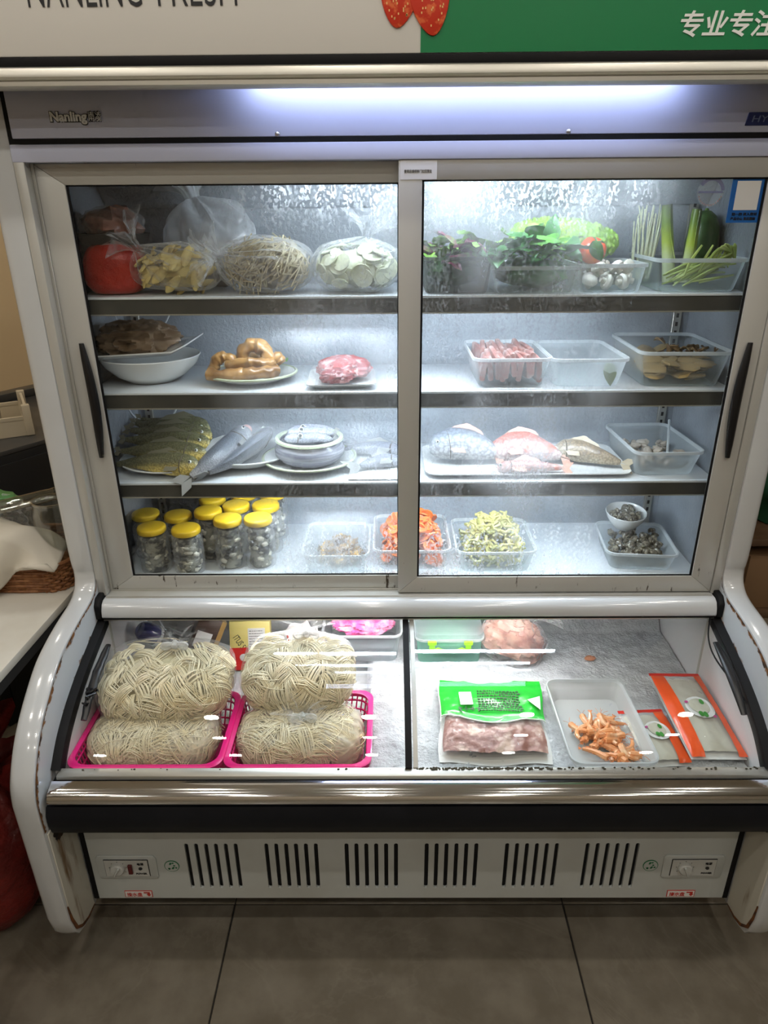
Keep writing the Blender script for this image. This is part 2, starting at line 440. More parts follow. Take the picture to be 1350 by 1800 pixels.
# ------------------------------------------------------------------ the refrigerator
FR = thing('display_refrigerator', 'tall white open-front display refrigerator with glass doors and curved freezer lid', 'refrigerator')
Wp = .7135; TH = .052
RIDGE = [(.000, 1.775), (-.006, 1.2), (-.009, .86), (-.004, .80), (-.016, .770), (-.050, .755), (-.12, .746), (-.187, .733), (-.240, .714),
         (-.309, .671), (-.356, .631), (-.391, .585), (-.407, .552), (-.413, .519)]
RID = cr([(0, y, z) for y, z in RIDGE], 60)
prof = [(p.y, p.z) for p in RID] + [(-.411, .376), (-.408, .20), (-.400, .155), (-.385, .128), (-.360, .116), (-.32, .113), (.40, .113), (.42, .135), (.42, 1.775)]
for s in (-1, 1):
    mb = MB().prism(prof, 'x', s*Wp, s*(Wp + TH))
    me = bpy.data.meshes.new('side_panel'); me.from_pydata(mb.v, [], mb.f); me.materials.append(MATS['white_enamel'])
    bm = bmesh.new(); bm.from_mesh(me); bmesh.ops.recalc_face_normals(bm, faces=bm.faces)
    for sx, off, seg in ((Wp + TH, .016, 4), (Wp, .004, 2)):
        es = [e for e in bm.edges if all(abs(abs(v.co.x) - sx) < 1e-5 for v in e.verts)]
        bmesh.ops.bevel(bm, geom=es, offset=off, segments=seg, profile=.5, affect='EDGES', clamp_overlap=True)
    for f in bm.faces: f.smooth = True
    for e in bm.edges:
        if len(e.link_faces) == 2 and e.calc_face_angle(0) > .6: e.smooth = False
    bm.to_mesh(me); bm.free()
    sp = link('side_panel', me, FR)
    # inner flange between the front ridge and the black gasket, where the enamel has rusted
GLASS = [(.012, .694), (-.03, .682), (-.069, .670), (-.115, .656), (-.16, .641), (-.20, .625), (-.236, .608), (-.277, .584), (-.305, .562), (-.333, .535)]
GL = cr([(0, y, z) for y, z in GLASS], 40)
for s in (-1, 1):
    n = 70; rid = cr([(0, y - .0 + .004, z - .003) for y, z in RIDGE[3:]] + [(0, -.409, .45)], n+1)
    gas = cr([(0, .006, .79), (0, .004, .745), (0, -.012, .705)] + [(0, y + .002, z + .012) for y, z in GLASS[2:]] + [(0, -.352, .50), (0, -.36, .44)], n+1)
    me = bpy.data.meshes.new('inner_flange')
    vs = []; fs = []; uvs = []
    for i in range(n+1):
        for j in range(5):
            p = rid[i].lerp(gas[i], j/4); vs.append((s*(Wp - .0012), p.y, p.z)); uvs.append((i/n, j/4))
    for i in range(n):
        for j in range(4): fs.append((i*5+j, i*5+j+1, (i+1)*5+j+1, (i+1)*5+j))
    me.from_pydata(vs, [], fs); ul = me.uv_layers.new()
    for lp in me.loops: ul.data[lp.index].uv = uvs[lp.vertex_index]
    me.materials.append(MATS['rusty_enamel'])
    link('inner_flange', me, FR)
    o = part('leg_face', MB().prism([(-.403, .44), (-.401, .20), (-.392, .157), (-.375, .135), (-.345, .122), (-.31, .120), (-.31, .44)], 'x', s*(Wp - .0025), s*(Wp + .001)), 'streaked_enamel', FR, bevel=.001, bseg=1)
    # rust line round the foot
    part('foot_rust', MB().tube([(s*(Wp - .002), y, z) for y, z in ((-.403, .235), (-.400, .195), (-.391, .157), (-.372, .137), (-.345, .126), (-.312, .124))], lambda t: .0016 + .0022*math.sin(PI*t), 6), 'rust', FR)
    # black gasket along the curved lid
    part('lid_gasket', MB().loft([[V((s*(Wp - .0005), p.y + a, p.z + b)) if k < 2 else V((s*(Wp - .017), p.y + a, p.z + b)) for k, (a, b) in enumerate(((-.010, .012), (.012, -.010), (.012, -.010), (-.006, .006)))] for p in GL]), 'black_rubber', FR)
    part('corner_plug', MB().prism([(.006, .752), (-.026, .750), (-.040, .735), (-.040, .700), (.006, .696)], 'x', s*(Wp - .014), s*(Wp - .0005)), 'black_rubber', FR, bevel=.003)

# upper opening: jambs, head, sliding tracks
W0 = .694
def member(x0, x1, y0, y1, z0, z1): return BX(x0, x1, y0, y1, z0, z1)
for s in (-1, 1):
    a, b = sorted((s*Wp, s*W0))
    part('door_jamb', member(a, b, -.003, .06, .742, 1.665), 'scuffed_frame', FR, bevel=.002)
    # track ribs inside the jamb
    part('track_rib', BX(*sorted((s*W0, s*(W0 - .006))), .0195, .0225, .745, 1.636), 'cream_frame', FR, bevel=.0006, bseg=1)
part('head_rail', member(-Wp, Wp, -.004, .06, 1.636, 1.6645), 'lamp_tinted_panel', FR, bevel=.002)
part('bottom_track', MB().box(-W0, W0, -.012, .06, .732, .7425).box(-W0, W0, -.011, -.008, .742, .7455).box(-W0, W0, .0195, .0225, .742, .7455), 'cream_frame', FR, bevel=.0008, bseg=1)
part('door_sill', MB().prism([(-.012, .741), (-.020, .7405), (-.030, .735), (-.037, .722), (-.040, .707), (-.038, .703), (.03, .703), (.03, .741)], 'x', -.6985, .6985), 'white_enamel', FR, bevel=.0015, bseg=1)
part('lid_track', MB().prism([(-.034, .7015), (-.034, .6985), (-.020, .6985), (-.020, .691), (.03, .691), (.03, .7015)], 'x', -.70, .70), 'black_rubber', FR)
part('lid_track_rail', MB().prism([(-.030, .6945), (-.030, .6915), (-.016, .6875), (-.016, .6945)], 'x', -.70, .70), 'silver_trim', FR, bevel=.0006, bseg=1)

def door(x0, x1, y, ztop, zbot, sl, sr, rtop, rbot, glass, nm):
    """sliding door: mitred aluminium frame, pane, black rubber bead"""
    d = .016; mb = MB()
    gx0, gx1, gz0, gz1 = x0 + sl, x1 - sr, zbot + rbot, ztop - rtop
    for poly in ([(x0, zbot), (gx0, gz0), (gx0, gz1), (x0, ztop)], [(x1, zbot), (x1, ztop), (gx1, gz1), (gx1, gz0)],
                 [(x0, ztop), (gx0, gz1), (gx1, gz1), (x1, ztop)], [(x0, zbot), (x1, zbot), (gx1, gz0), (gx0, gz0)]):
        mb.prism(poly, 'y', y, y + d)
    me = mb.mesh('sliding_door', 'scuffed_frame', bevel=.0014, bseg=2, weld=False)
    D = link('sliding_door', me, FR); tag(D, nm)
    e = .004
    part('glass_pane', BX(gx0 - .002, gx1 + .002, y + .006, y + .0095, gz0 - .002, gz1 + .002), glass, D, smooth=False)
    bd = MB()
    for a in ((gx0, gx0 + e, gz0, gz1), (gx1 - e, gx1, gz0, gz1), (gx0, gx1, gz0, gz0 + e*.6), (gx0, gx1, gz1 - e*.6, gz1)):
        bd.box(a[0], a[1], y + .003, y + .0058, a[2], a[3])
    part('glazing_bead', bd, 'black_rubber', D, smooth=False)
    return D
DL = door(-.690, .020, .023, 1.6355, .7430, .0525, .040, .036, .036, 'pane_left', 'left sliding glass door, fogged toward its inner edge')
DR = door(-.0225, .693, .000, 1.6355, .7460, .043, .0485, .033, .040, 'pane_right', 'right sliding glass door, fogged and dripping, in front of the other')
def pull(D, x, y, z0, z1, s):
    """tapered bow handle"""
    rings = []
    for i in range(17):
        t = i/16; z = z0 + (z1 - z0)*t; k = math.sin(PI*min(max(t, .02), .98))**.55
        bow = .012*math.sin(PI*t); wd = .0035 + .0065*k; dp = .004 + .010*k
        cx = x + s*bow*.6
        rings.append([V((cx + wd*math.cos(a), y - dp*.5 + dp*.62*math.sin(a), z)) for a in [2*PI*q/12 for q in range(12)]])
    part('handle', MB().loft(rings), 'black_plastic', D, label='black bow handle')
pull(DL, -.6575, .020, 1.072, 1.313, 1)
pull(DR, .668, -.003, 1.072, 1.310, -1)

# head panel, lamp and sign box
part('head_panel', BX(-.7065, .7065, -.002, .03, 1.6735, 1.80), 'lamp_tinted_panel', FR, bevel=.002)
part('head_gasket', MB().box(-Wp, Wp, -.001, .02, 1.6645, 1.6735).box(-Wp, -.7065, -.001, .02, 1.6735, 1.78).box(.7065, Wp, -.001, .02, 1.6735, 1.78), 'black_rubber', FR, smooth=False)
part('trim_rail', MB().prism([(-.100, 1.7655), (-.1035, 1.762), (-.1035, 1.7515), (-.100, 1.7495), (-.097, 1.7475), (-.1005, 1.7455), (-.1005, 1.7395), (-.094, 1.7360), (-.080, 1.7355), (-.080, 1.7655)], 'x', -.80, .80), 'silver_trim', FR, sharp=.9)
part('canopy', MB().box(-.80, .80, -.082, .36, 1.772, 1.780).box(-.80, .80, -.082, -.078, 1.736, 1.775), 'white_enamel', FR, smooth=False)
part('sign_gasket', BX(-.80, .80, -.099, .0, 1.7655, 1.779), 'black_rubber', FR, bevel=.001)
sg = part('sign_box', BX(-.795, .795, -.0975, .30, 1.779, 2.12), 'sign_white', FR, bevel=.003, label='white and green advertising light box')
part('green_print', BX(.0105, .7945, -.0985, -.097, 1.780, 2.118), 'sign_green', sg, smooth=False)
words('brand_lettering', 'NANLING', 'print_black', sg, -.598, -.0982, 1.8435, .075, width=.176, bold=-.0006)
words('brand_lettering', 'FRESH', 'print_black', sg, -.398, -.0982, 1.8435, .075, width=.122, bold=-.0006)
words('slogan_lettering', '专业专注', 'print_white', sg, .408, -.0992, 1.8005, .036, width=.150, shear=.18, bold=.0006)
def berry(cx, cz, w, h, tilt, nm):
    ring = []
    for k in range(28):
        a = 2*PI*k/28; r = 1 - .12*math.sin(a)*1.0
        px = w*math.cos(a)*(1.0 if math.sin(a) > 0 else 1 - .28*abs(math.sin(a))**1.5); pz = h*math.sin(a)
        ring.append((cx + px*math.cos(tilt) - pz*math.sin(tilt), cz + px*math.sin(tilt) + pz*math.cos(tilt)))
    o = part('strawberry_print', MB().prism(ring, 'y', -.1012 if nm else -.1006, -.0975), 'strawberry_print', sg, bevel=.0015)
    sd = MB(); random.seed(3 + nm)
    for q in range(34):
        a = random.random()*2*PI; r = math.sqrt(random.random())*.86
        px, pz = w*r*math.cos(a)*.86, h*r*math.sin(a)*.95
        x = cx + px*math.cos(tilt) - pz*math.sin(tilt); z = cz + px*math.sin(tilt) + pz*math.cos(tilt)
        sd.box(x - .0009, x + .0009, -.1018 if nm else -.1011, -.1, z - .0014, z + .0014)
    part('seeds', sd, 'strawberry_seed', o, smooth=False, kind='stuff')
berry(-.022, 1.862, .030, .050, -.10, 0); berry(.023, 1.856, .031, .055, .14, 1)
for y in (-.058, -.034): part('header_lamp', MB().tube([(-.28, y, 1.763), (.46, y, 1.763)], .0045, 5, False), 'led_header', FR)
words('name_badge', 'Nanling', 'print_black', FR, -.6330, -.0022, 1.7000, .0205, width=.0670, bold=.0018, depth=.0012)
words('name_badge', 'Nanling', 'print_white', FR, -.6327, -.0036, 1.7002, .0203, width=.0647, bold=.0007, depth=.0012)
words('name_badge', '南凌', 'print_black', FR, -.5655, -.0026, 1.7010, .0160, width=.0238, bold=.0012, depth=.0012)
words('name_badge', '南凌', 'print_white', FR, -.5653, -.0042, 1.7011, .0158, width=.0230, depth=.0008)
bb = part('model_badge', MB().prism([(.583, 1.6840), (.665, 1.6840), (.669, 1.7045), (.587, 1.7045)], 'y', -.0032, -.001), 'blue_badge', FR, bevel=.0005, bseg=1)
words('model_lettering', 'HY-SP0', 'badge_print', bb, .592, -.0036, 1.6895, .0145, width=.066, shear=.15)
for x in (-.236, .276): part('screw', MB().lathe([(0, .003), (.0028, .0025), (.0042, .001), (.0045, 0)], 12), 'screw_steel', FR, loc=(x, -.002, 1.6775), rot=(PI/2, 0, 0))
sk = part('paper_sticker', BX(-.0195, .0465, -.0012, -.0002, 1.6035, 1.634), 'sticker_white', FR, smooth=False, label='small white printed sticker on the meeting stile')
words('sticker_lettering', '使用后请把移门拉回原处', 'print_black', sk, -.0125, -.0014, 1.6145, .006, width=.050)
# blue sticker and faint round seal on the right pane
bs = part('blue_sticker', BX(.583, .6435, .0048, .0058, 1.527, 1.603), 'sticker_blue', FR, smooth=False, label='blue sticker with a blank white square')
part('white_square', BX(.592, .635, .0044, .005, 1.5485, 1.597), 'sticker_white', bs, smooth=False)
words('sticker_lettering', '扫一扫 进入商城', 'print_black', bs, .591, .0044, 1.5395, .0056, width=.046, bold=.0001)
words('sticker_lettering', '产品中心 售后服务', 'print_black', bs, .590, .0044, 1.5318, .0056, width=.046, bold=.0001)
def arc(cx, cz, r0, r1, a0, a1, n=20):
    o = [(cx + r1*math.cos(a0 + (a1-a0)*k/n), cz + r1*math.sin(a0 + (a1-a0)*k/n)) for k in range(n+1)]
    i = [(cx + r0*math.cos(a0 + (a1-a0)*k/n), cz + r0*math.sin(a0 + (a1-a0)*k/n)) for k in range(n, -1, -1)]
    return o + i
film('seal_film', a=.12, b=.0, haze=(.75, .78, .82), bump=(20, .0, .001))
cs = part('round_seal', MB().prism([(.5460 + .0245*math.cos(2*PI*k/36), 1.5795 + .0255*math.sin(2*PI*k/36)) for k in range(36)], 'y', .0050, .0057), 'seal_film', FR, smooth=False, label='faint round seal sticker')
part('blue_arc', MB().prism(arc(.5460, 1.5795, .0185, .0245, .1, 2.6), 'y', .0044, .0049), 'seal_blue', cs, smooth=False)
part('blue_bar', BX(.524, .568, .0044, .0049, 1.5775, 1.5805), 'seal_blue', cs, smooth=False)
rd = MB()
for k in range(13):
    a = PI*1.12 + k/12*PI*.76; rd.prism([(.5460 + .0215*math.cos(a) + .0013*math.cos(b), 1.5795 + .0225*math.sin(a) + .0013*math.sin(b)) for b in [2*PI*q/8 for q in range(8)]], 'y', .0044, .0049)
part('red_dots', rd, 'sticker_clear_red', cs, smooth=False)

# cold chamber: liner, corner posts, shelves, lamps
ly0, ly1 = .06, .36
part('chamber_back', BX(-.692, .692, ly1, ly1 + .02, .74, 1.645), 'frosty_liner', FR, smooth=False)
part('chamber_side', BX(-.7125, -.692, ly0 - .001, ly1 + .02, .74, 1.645), 'frosty_liner', FR, smooth=False)
part('chamber_side', BX(.692, .7125, ly0 - .001, ly1 + .02, .74, 1.645), 'frosty_liner', FR, smooth=False)
part('chamber_ceiling', BX(-.692, .692, ly0, ly1, 1.632, 1.645), 'frosty_liner', FR, smooth=False)
part('chamber_floor', BX(-.692, .692, ly0, ly1, .744, .756), 'shelf_white', FR, smooth=False)
part('evaporator_cover', MB().prism([(.30, 1.632), (.36, 1.565), (.36, 1.560), (.352, 1.560), (.292, 1.628), (.292, 1.632)], 'x', -.69, .69), 'frosty_liner', FR, smooth=False)
for s in (-1, 1):
    o = part('shelf_post', BX(*sorted((s*.672, s*.652)), .3515, .3600, .757, 1.60), 'silver_trim', FR, bevel=.001, bseg=1)
    hl = MB()
    for k in range(40): hl.box(*sorted((s*.665, s*.659)), .3508, .352, .775 + k*.0205, .785 + k*.0205)
    part('post_slots', hl, 'dark_hollow', o, smooth=False, kind='stuff')
for z, tw in ((1.395, .38), (1.2, .42), (.995, .44)):
    sh = part('shelf', BX(-.688, .688, .062, .345, z - .008, z), 'shelf_white', FR, bevel=.0015)
    part('label_band', BX(-.690, .690, .0585, .0615, z - .0320, z - .0035), 'label_band', sh, smooth=False)
    part('top_lip', BX(-.690, .690, .0565, .068, z - .0035, z + .0012), 'shelf_white', sh, bevel=.0008, bseg=1)
    part('bottom_lip', BX(-.690, .690, .0570, .064, z - .0345, z - .0320), 'silver_trim', sh, smooth=False)
    part('shelf_lamp', MB().tube([(-tw + .03, .082, z - .018), (tw + .03, .082, z - .018)], .0055, 5, False), 'led_lamp', sh)
part('ceiling_lamp', MB().tube([(-.24, .085, 1.622), (.46, .085, 1.622)], .0055, 5, False), 'led_lamp', FR)

# freezer well, lids and lid handles
part('well_floor', BX(-.698, .698, -.335, .30, .435, .450), 'freezer_liner', FR, smooth=False)
part('well_back', BX(-.698, .698, .30, .32, .435, .735), 'freezer_liner', FR, smooth=False)
part('well_ceiling', BX(-.698, .698, .03, .30, .722, .735), 'freezer_liner', FR, smooth=False)
for s in (-1, 1):
    xs = sorted((s*.698, s*.7125))
    part('well_side', MB().prism([(.32, .435), (.32, .735), (.0, .735), (.0, .69)] + [(p.y + .004, p.z - .008) for p in GL[4:]] + [(-.335, .435)], 'x', *xs), 'freezer_side', FR, smooth=False)
    part('liner_seam', BX(*sorted((s*.698, s*.6955)), -.014, -.008, .50, .692), 'cream_frame', FR, smooth=False)
part('well_front', BX(-.698, .698, -.350, -.335, .42, .533), 'freezer_side', FR, smooth=False)
part('freezer_lamp', MB().tube([(-.36, -.008, .6855), (.36, -.008, .6855)], .0035, 5, False), 'led_freezer', FR)
def lid(x0, x1, off, nm):
    top = [V((0, p.y, p.z + off)) for p in GL]; th = .004
    rings = []
    for p in top: rings.append([V((x0, p.y, p.z)), V((x1, p.y, p.z)), V((x1, p.y + th*.4, p.z - th)), V((x0, p.y + th*.4, p.z - th))])
    o = part('freezer_lid', MB().loft(rings), 'pane_clear', FR, sharp=.9, label=nm)
    return o
def on_glass(y):
    b = min(range(len(GL)-1), key=lambda i: abs((GL[i].y + GL[i+1].y)/2 - y)); a, c = GL[b], GL[b+1]
    t = (y - a.y)/(c.y - a.y); nrm = V((0, -(a.z - c.z), -(c.y - a.y))).normalized()
    nrm = V((0, -(a.z - c.z), (a.y - c.y))).normalized()
    return a.lerp(c, t), nrm
LL = lid(-.6985, .004, .0, 'left curved glass freezer lid')
LR = lid(-.010, .6985, .0055, 'right curved glass freezer lid')
def lid_handle(o, x, y0, y1, broken=False):
    rings = []
    for i in range(15):
        t = i/14; y = y0 + (y1 - y0)*t; p, nr = on_glass(y); k = math.sin(PI*min(max(t, .03), .97))**.5
        wdt = .0045 + .0055*k; hgt = .004 + .010*k
        if broken: wdt *= 1 + .35*nz((0, y*60, 0)); hgt *= 1 + .5*nz((0, y*50, 3))
        c = V((x, p.y, p.z + .006)) + nr*(hgt*.5)
        rings.append([c + V((wdt*math.cos(a), 0, 0)) + nr*(hgt*.5*math.sin(a)) for a in [2*PI*q/12 for q in range(12)]])
    h = part('lid_handle', MB().loft(rings), 'black_plastic', o)
    return h
lid_handle(LR, .678, -.095, -.255)
h = lid_handle(LL, -.668, -.095, -.262, True)
tw = MB(); random.seed(11)
for q in range(14):
    y = -.205 - .03*random.random(); p, nr = on_glass(y)
    tw.tube([V((-.668 + random.uniform(-.012, .012), y + random.uniform(-.012, .012), p.z + .008)) + nr*random.uniform(.002, .016) for _ in range(3)], .0022, 5)
part('wrapped_tape', tw, 'black_plastic', h)
part('lid_divider', MB().loft([[V((-.0125, p.y, p.z - .006)), V((.0005, p.y, p.z - .006)), V((.0005, p.y - .003, p.z + .010)), V((-.0125, p.y - .003, p.z + .010))] for p in GL]), 'black_rubber', FR, sharp=.6)
part('divider_bead', MB().loft([[V((.0035, p.y, p.z - .004)), V((.0125, p.y, p.z - .004)), V((.0125, p.y, p.z + .0075)), V((.0035, p.y, p.z + .0075))] for p in GL]), 'cream_frame', FR, sharp=.6)
part('seal_cord', MB().tube(cr([(.690, -.03, .694), (.668, -.08, .676), (.662, -.13, .660), (.676, -.19, .640), (.692, -.235, .618)], 24), .0018, 6), 'black_rubber', FR)

# front: lid sill, chrome bumper, navy band, louvred base panel
part('front_sill', MB().prism([(-.330, .5395), (-.350, .5375), (-.352, .5295), (-.330, .5295)], 'x', -.700, .700), 'silver_trim', FR, bevel=.0008, bseg=1)
part('sill_groove', MB().prism([(-.330, .5300), (-.366, .5280), (-.366, .500), (-.330, .500)], 'x', -.706, .706), 'black_rubber', FR, smooth=False)
part('chrome_bumper', MB().prism([(-.362, .5370), (-.376, .5335), (-.388, .5275), (-.3935, .5195), (-.3945, .5110), (-.3905, .5035), (-.384, .4985), (-.362, .4985)], 'x', -.703, .703), 'chrome', FR, sharp=.9)
part('navy_band', MB().prism([(-.350, .4985), (-.389, .4975), (-.397, .480), (-.397, .455), (-.391, .432), (-.378, .420), (-.300, .418), (-.300, .4985)], 'x', -.710, .710), 'navy_band', FR, sharp=.9)
part('lower_body', BX(-.705, .705, -.298, .40, .150, .434), 'dark_hollow', FR, smooth=False)
part('body_back', BX(-.7125, .7125, .381, .41, .14, 1.775), 'white_enamel', FR, smooth=False)
# louvred panel: every slot is an opening with rounded ends
zt, zb = .3035, .1665
centres = [(-.431 + .1733*g, g) for g in range(6)]
xsl = sorted(cx + (k - 2.5)*.0214 for cx, g in centres for k in range(6))
mb = MB(); hw = .0044; PX = .700; ZB, ZT = .1350, .420; Y0 = -.306
cells = []
for x in xsl: cells.append((x - .0105, x + .0105, x))
mb.add([(-PX, Y0, ZB), (PX, Y0, ZB), (PX, Y0, zb - .012), (-PX, Y0, zb - .012)], [(0, 1, 2, 3)])
mb.add([(-PX, Y0, zt + .012), (PX, Y0, zt + .012), (PX, Y0, ZT), (-PX, Y0, ZT)], [(0, 1, 2, 3)])
last = -PX
def plainq(a, b):
    if b - a > 1e-6: mb.add([(a, Y0, zb - .012), (b, Y0, zb - .012), (b, Y0, zt + .012), (a, Y0, zt + .012)], [(0, 1, 2, 3)])
for a, b, x in cells:
    plainq(last, a); last = b
    hole = []; outer = []
    for k in range(16):
        t = 2*PI*(k + .5)/16; dx, dz = math.cos(t), math.sin(t)
        cz = (zt - hw) if dz > 0 else (zb + hw)
        hole.append((x + hw*dx, Y0, cz + hw*dz))
        if abs(dz) > .72: outer.append((x + .0105*max(-1, min(1, dx*1.45)), Y0, (zt + .012) if dz > 0 else (zb - .012)))
        else: outer.append(((b if dx > 0 else a), Y0, cz + (.0 if abs(dz) < .3 else hw*dz)))
    inner = [(p[0], Y0 + .006, p[2]) for p in hole]
    fs = [(i, (i+1) % 16, 16 + (i+1) % 16, 16 + i) for i in range(16)] + [(16 + i, 16 + (i+1) % 16, 32 + (i+1) % 16, 32 + i) for i in range(16)]
    mb.add(outer + hole + inner, fs)
    # corner fills so that the cell is closed
    for sx in (a, b):
        for zz, sg_ in ((zt + .012, 1), (zb - .012, -1)):
            pts = [p for p in outer if (p[0] - x)*(sx - x) > 0 and (p[2] - (zt + zb)/2)*sg_ > 0]
            side = max((p for p in pts if abs(p[0] - sx) < 1e-6 and abs(p[2] - zz) > 1e-6), key=lambda p: sg_*p[2], default=None)
            topp = max((p for p in pts if abs(p[2] - zz) < 1e-6), key=lambda p: abs(p[0] - x), default=None)
            if side and topp: mb.add([side, (sx, Y0, zz), topp], [(0, 1, 2)])
plainq(last, PX)
bp = part('base_panel', mb, 'base_panel_paint', FR, smooth=False, weld=False, label='pale louvred lower front panel')
part('panel_edge', MB().box(-PX, PX, Y0 + .0005, Y0 + .008, ZB - .001, ZB + .0005), 'base_panel_paint', FR, smooth=False)
for s in (-1, 1):
    part('panel_gasket', BX(*sorted((s*.7000, s*.7105)), -.307, -.298, .135, .42), 'black_rubber', FR, smooth=False)
    cx = s*.619 - .002
    c = part('control_frame', MB().prism([(cx + .066*sx*(1 if abs(sx) == 1 else 1), .2345 + .0345*sz) for sx, sz in ((-1, -.8), (-.93, -1), (.93, -1), (1, -.8), (1, .8), (.93, 1), (-.93, 1), (-1, .8))], 'y', -.3095, -.305), 'base_panel_paint', FR, bevel=.0018)
    pl = part('control_plate', BX(cx - .049, cx + .049, -.3108, -.309, .2095, .2605), 'print_black', FR, bevel=.001, bseg=1)
    part('plate_face', BX(cx - .0475, cx + .0475, -.3114, -.3107, .2112, .2588), 'dial_grey', pl, smooth=False)
    kx = cx - .019
    part('dial', MB().lathe([(0, .0085), (.0125, .0085), (.0150, .006), (.0155, .0)], 28), 'dial_grey', pl, loc=(kx, -.3112, .2355), rot=(PI/2, 0, 0))
    part('dial_grip', BX(-.0022, .0022, -.0135, -.008, -.0125, .0125), 'base_panel_paint', pl, loc=(kx, -.3112, .2355), rot=(0, .5 if s < 0 else -.35, 0), bevel=.0008, bseg=1)
    part('indicator', MB().lathe([(0, .003), (.0035, .002), (.0045, 0)], 14), 'print_black', pl, loc=(cx + .030, -.3112, .2345), rot=(PI/2, 0, 0))
    words('plate_lettering', '电源', 'print_black', pl, cx + .0235, -.3118, .2452, .0075, width=.014, bold=.0001)
    words('plate_lettering', 'POWER', 'print_black', pl, cx + .0185, -.3118, .2170, .0065, width=.024, bold=.0002)
    tk = MB()
    for q in range(7):
        a = -.6 + q*(PI + 1.2)/6; tk.box(kx + .0188*math.cos(a) - .0008, kx + .0188*math.cos(a) + .0008, -.3118, -.311, .2355 + .0188*math.sin(a) - .0008, .2355 + .0188*math.sin(a) + .0008)
    part('dial_marks', tk, 'print_black', pl, smooth=False)
    if s < 0: part('rocker_switch', BX(cx + .004, cx + .013, -.3165, -.311, .2215, .2475), 'switch_red', pl, bevel=.001, bseg=1, label='dark red rocker switch')
    gx = s*.524 + .001
    g = part('green_seal', MB().prism([(gx + .0165*math.cos(2*PI*k/28), .2365 + .0165*math.sin(2*PI*k/28)) for k in range(28)], 'y', -.3071, -.3058), 'print_green', FR, smooth=False, label='round green seal sticker')
    part('seal_face', MB().prism([(gx + .0150*math.cos(2*PI*k/28), .2365 + .0150*math.sin(2*PI*k/28)) for k in range(28)], 'y', -.3075, -.3070), 'base_panel_paint', g, smooth=False)
    bl = MB(); random.seed(5)
    for q in range(9):
        a = random.random()*2*PI; r = .0105*math.sqrt(random.random())
        bl.prism([(gx + r*math.cos(a) + (.0018 + .0016*random.random())*math.cos(b), .2365 + r*math.sin(a) + .0020*math.sin(b)) for b in [2*PI*t/7 for t in range(7)]], 'y', -.3079, -.3074)
    part('seal_emblem', bl, 'print_green', g, smooth=False)
    tx = s*.607 - .002
    t = part('tray_sticker', BX(tx - .031, tx + .031, -.3071, -.3058,   .1390, .1590), 'print_red', FR, smooth=False, label='small red-bordered sticker reading 接水盘')
    part('sticker_face', BX(tx - .0295, tx + .0295, -.3075, -.3070, .1403, .1577), 'sticker_white', t, smooth=False)
    words('sticker_lettering', '接水盘', 'print_red', t, tx - .026, -.3079, .1435, .0125, width=.034)
    part('arrow', MB().prism([(tx + .012, .1555), (tx + .026, .1555), (tx + .026, .1480), (tx + .0285, .1480), (tx + .023, .1420), (tx + .0175, .1480), (tx + .020, .1480), (tx + .020, .1520), (tx + .012, .1520)], 'y', -.3079, -.3074), 'print_red', t, smooth=False)
# casters
for x in (-.62, .62):
    for y in (-.20, .32):
        part('caster', MB().tube([(x - .013, y + .02, .045), (x + .013, y + .02, .045)], .045, 20).box(x - .02, x + .02, y - .02, y + .03, .098, .150).box(x - .019, x - .015, y, y + .035, .04, .10).box(x + .015, x + .019, y, y + .035, .04, .10), 'black_plastic', FR, sharp=.5)
# ------------------------------------------------------------------ builders for goods
frosted('milky_tub', (.80, .86, .88), .50)
frosted('milky_rim', (.86, .90, .92), .22)
frosted('white_tub', (.86, .88, .88), .28)
frosted('smoky_tub', (.10, .12, .10), .25)
frosted('clear_tub', (.76, .84, .86), .74)
film('bag_film', a=.06, b=.62, rough=.08, bump=(48, 1., .010), facing=.38)
film('loose_film', a=.38, b=.60, rough=.14, bump=(38, 1., .008), cloud=(16, .42, .75, .30))
film('wrap_film', a=.02, b=.30, rough=.04, bump=(30, .8, .008))
mat('white_china', (.80, .81, .80), .12, coat=.4)
mat('celadon', (.55, .60, .42), .16, coat=.4)

def rrect(w, d, r, k=4):
    o = []
    for cx, cy, a0 in ((w/2 - r, d/2 - r, 0), (-w/2 + r, d/2 - r, PI/2), (-w/2 + r, -d/2 + r, PI), (w/2 - r, -d/2 + r, 1.5*PI)):
        for i in range(k+1):
            a = a0 + PI/2*i/k; o.append((cx + r*math.cos(a), cy + r*math.sin(a)))
    return o
def tub(name, label, x, y, z, w, d, h, taper=.82, rz=0., m='milky_tub', rm='milky_rim', r=.02, cat='tub', rx=0., group=None):
    T = thing(name, label, cat, (x, y, z), 0, group, (rx, 0, rz))
    def ring(s, zz, e=0.): return [V((a, b, zz)) for a, b in rrect(w*s + e, d*s + e, max(r*s + e/2, .002))]
    part('wall', MB().loft([ring(taper, 0.), ring(taper + (1 - taper)*.1, .004, .003), ring(1, h - .006)], cap=False), m, T)
    part('base', MB().loft([ring(taper, .0003), ring(taper, .002)]), m, T, sharp=.5)
    part('rim', MB().loft([ring(1, h - .0075, .003), ring(1, h - .0065, .010), ring(1, h, .010), ring(1, h + .0005, .004), ring(1, h - .006, -.002)], cap=False), rm, T)
    return T
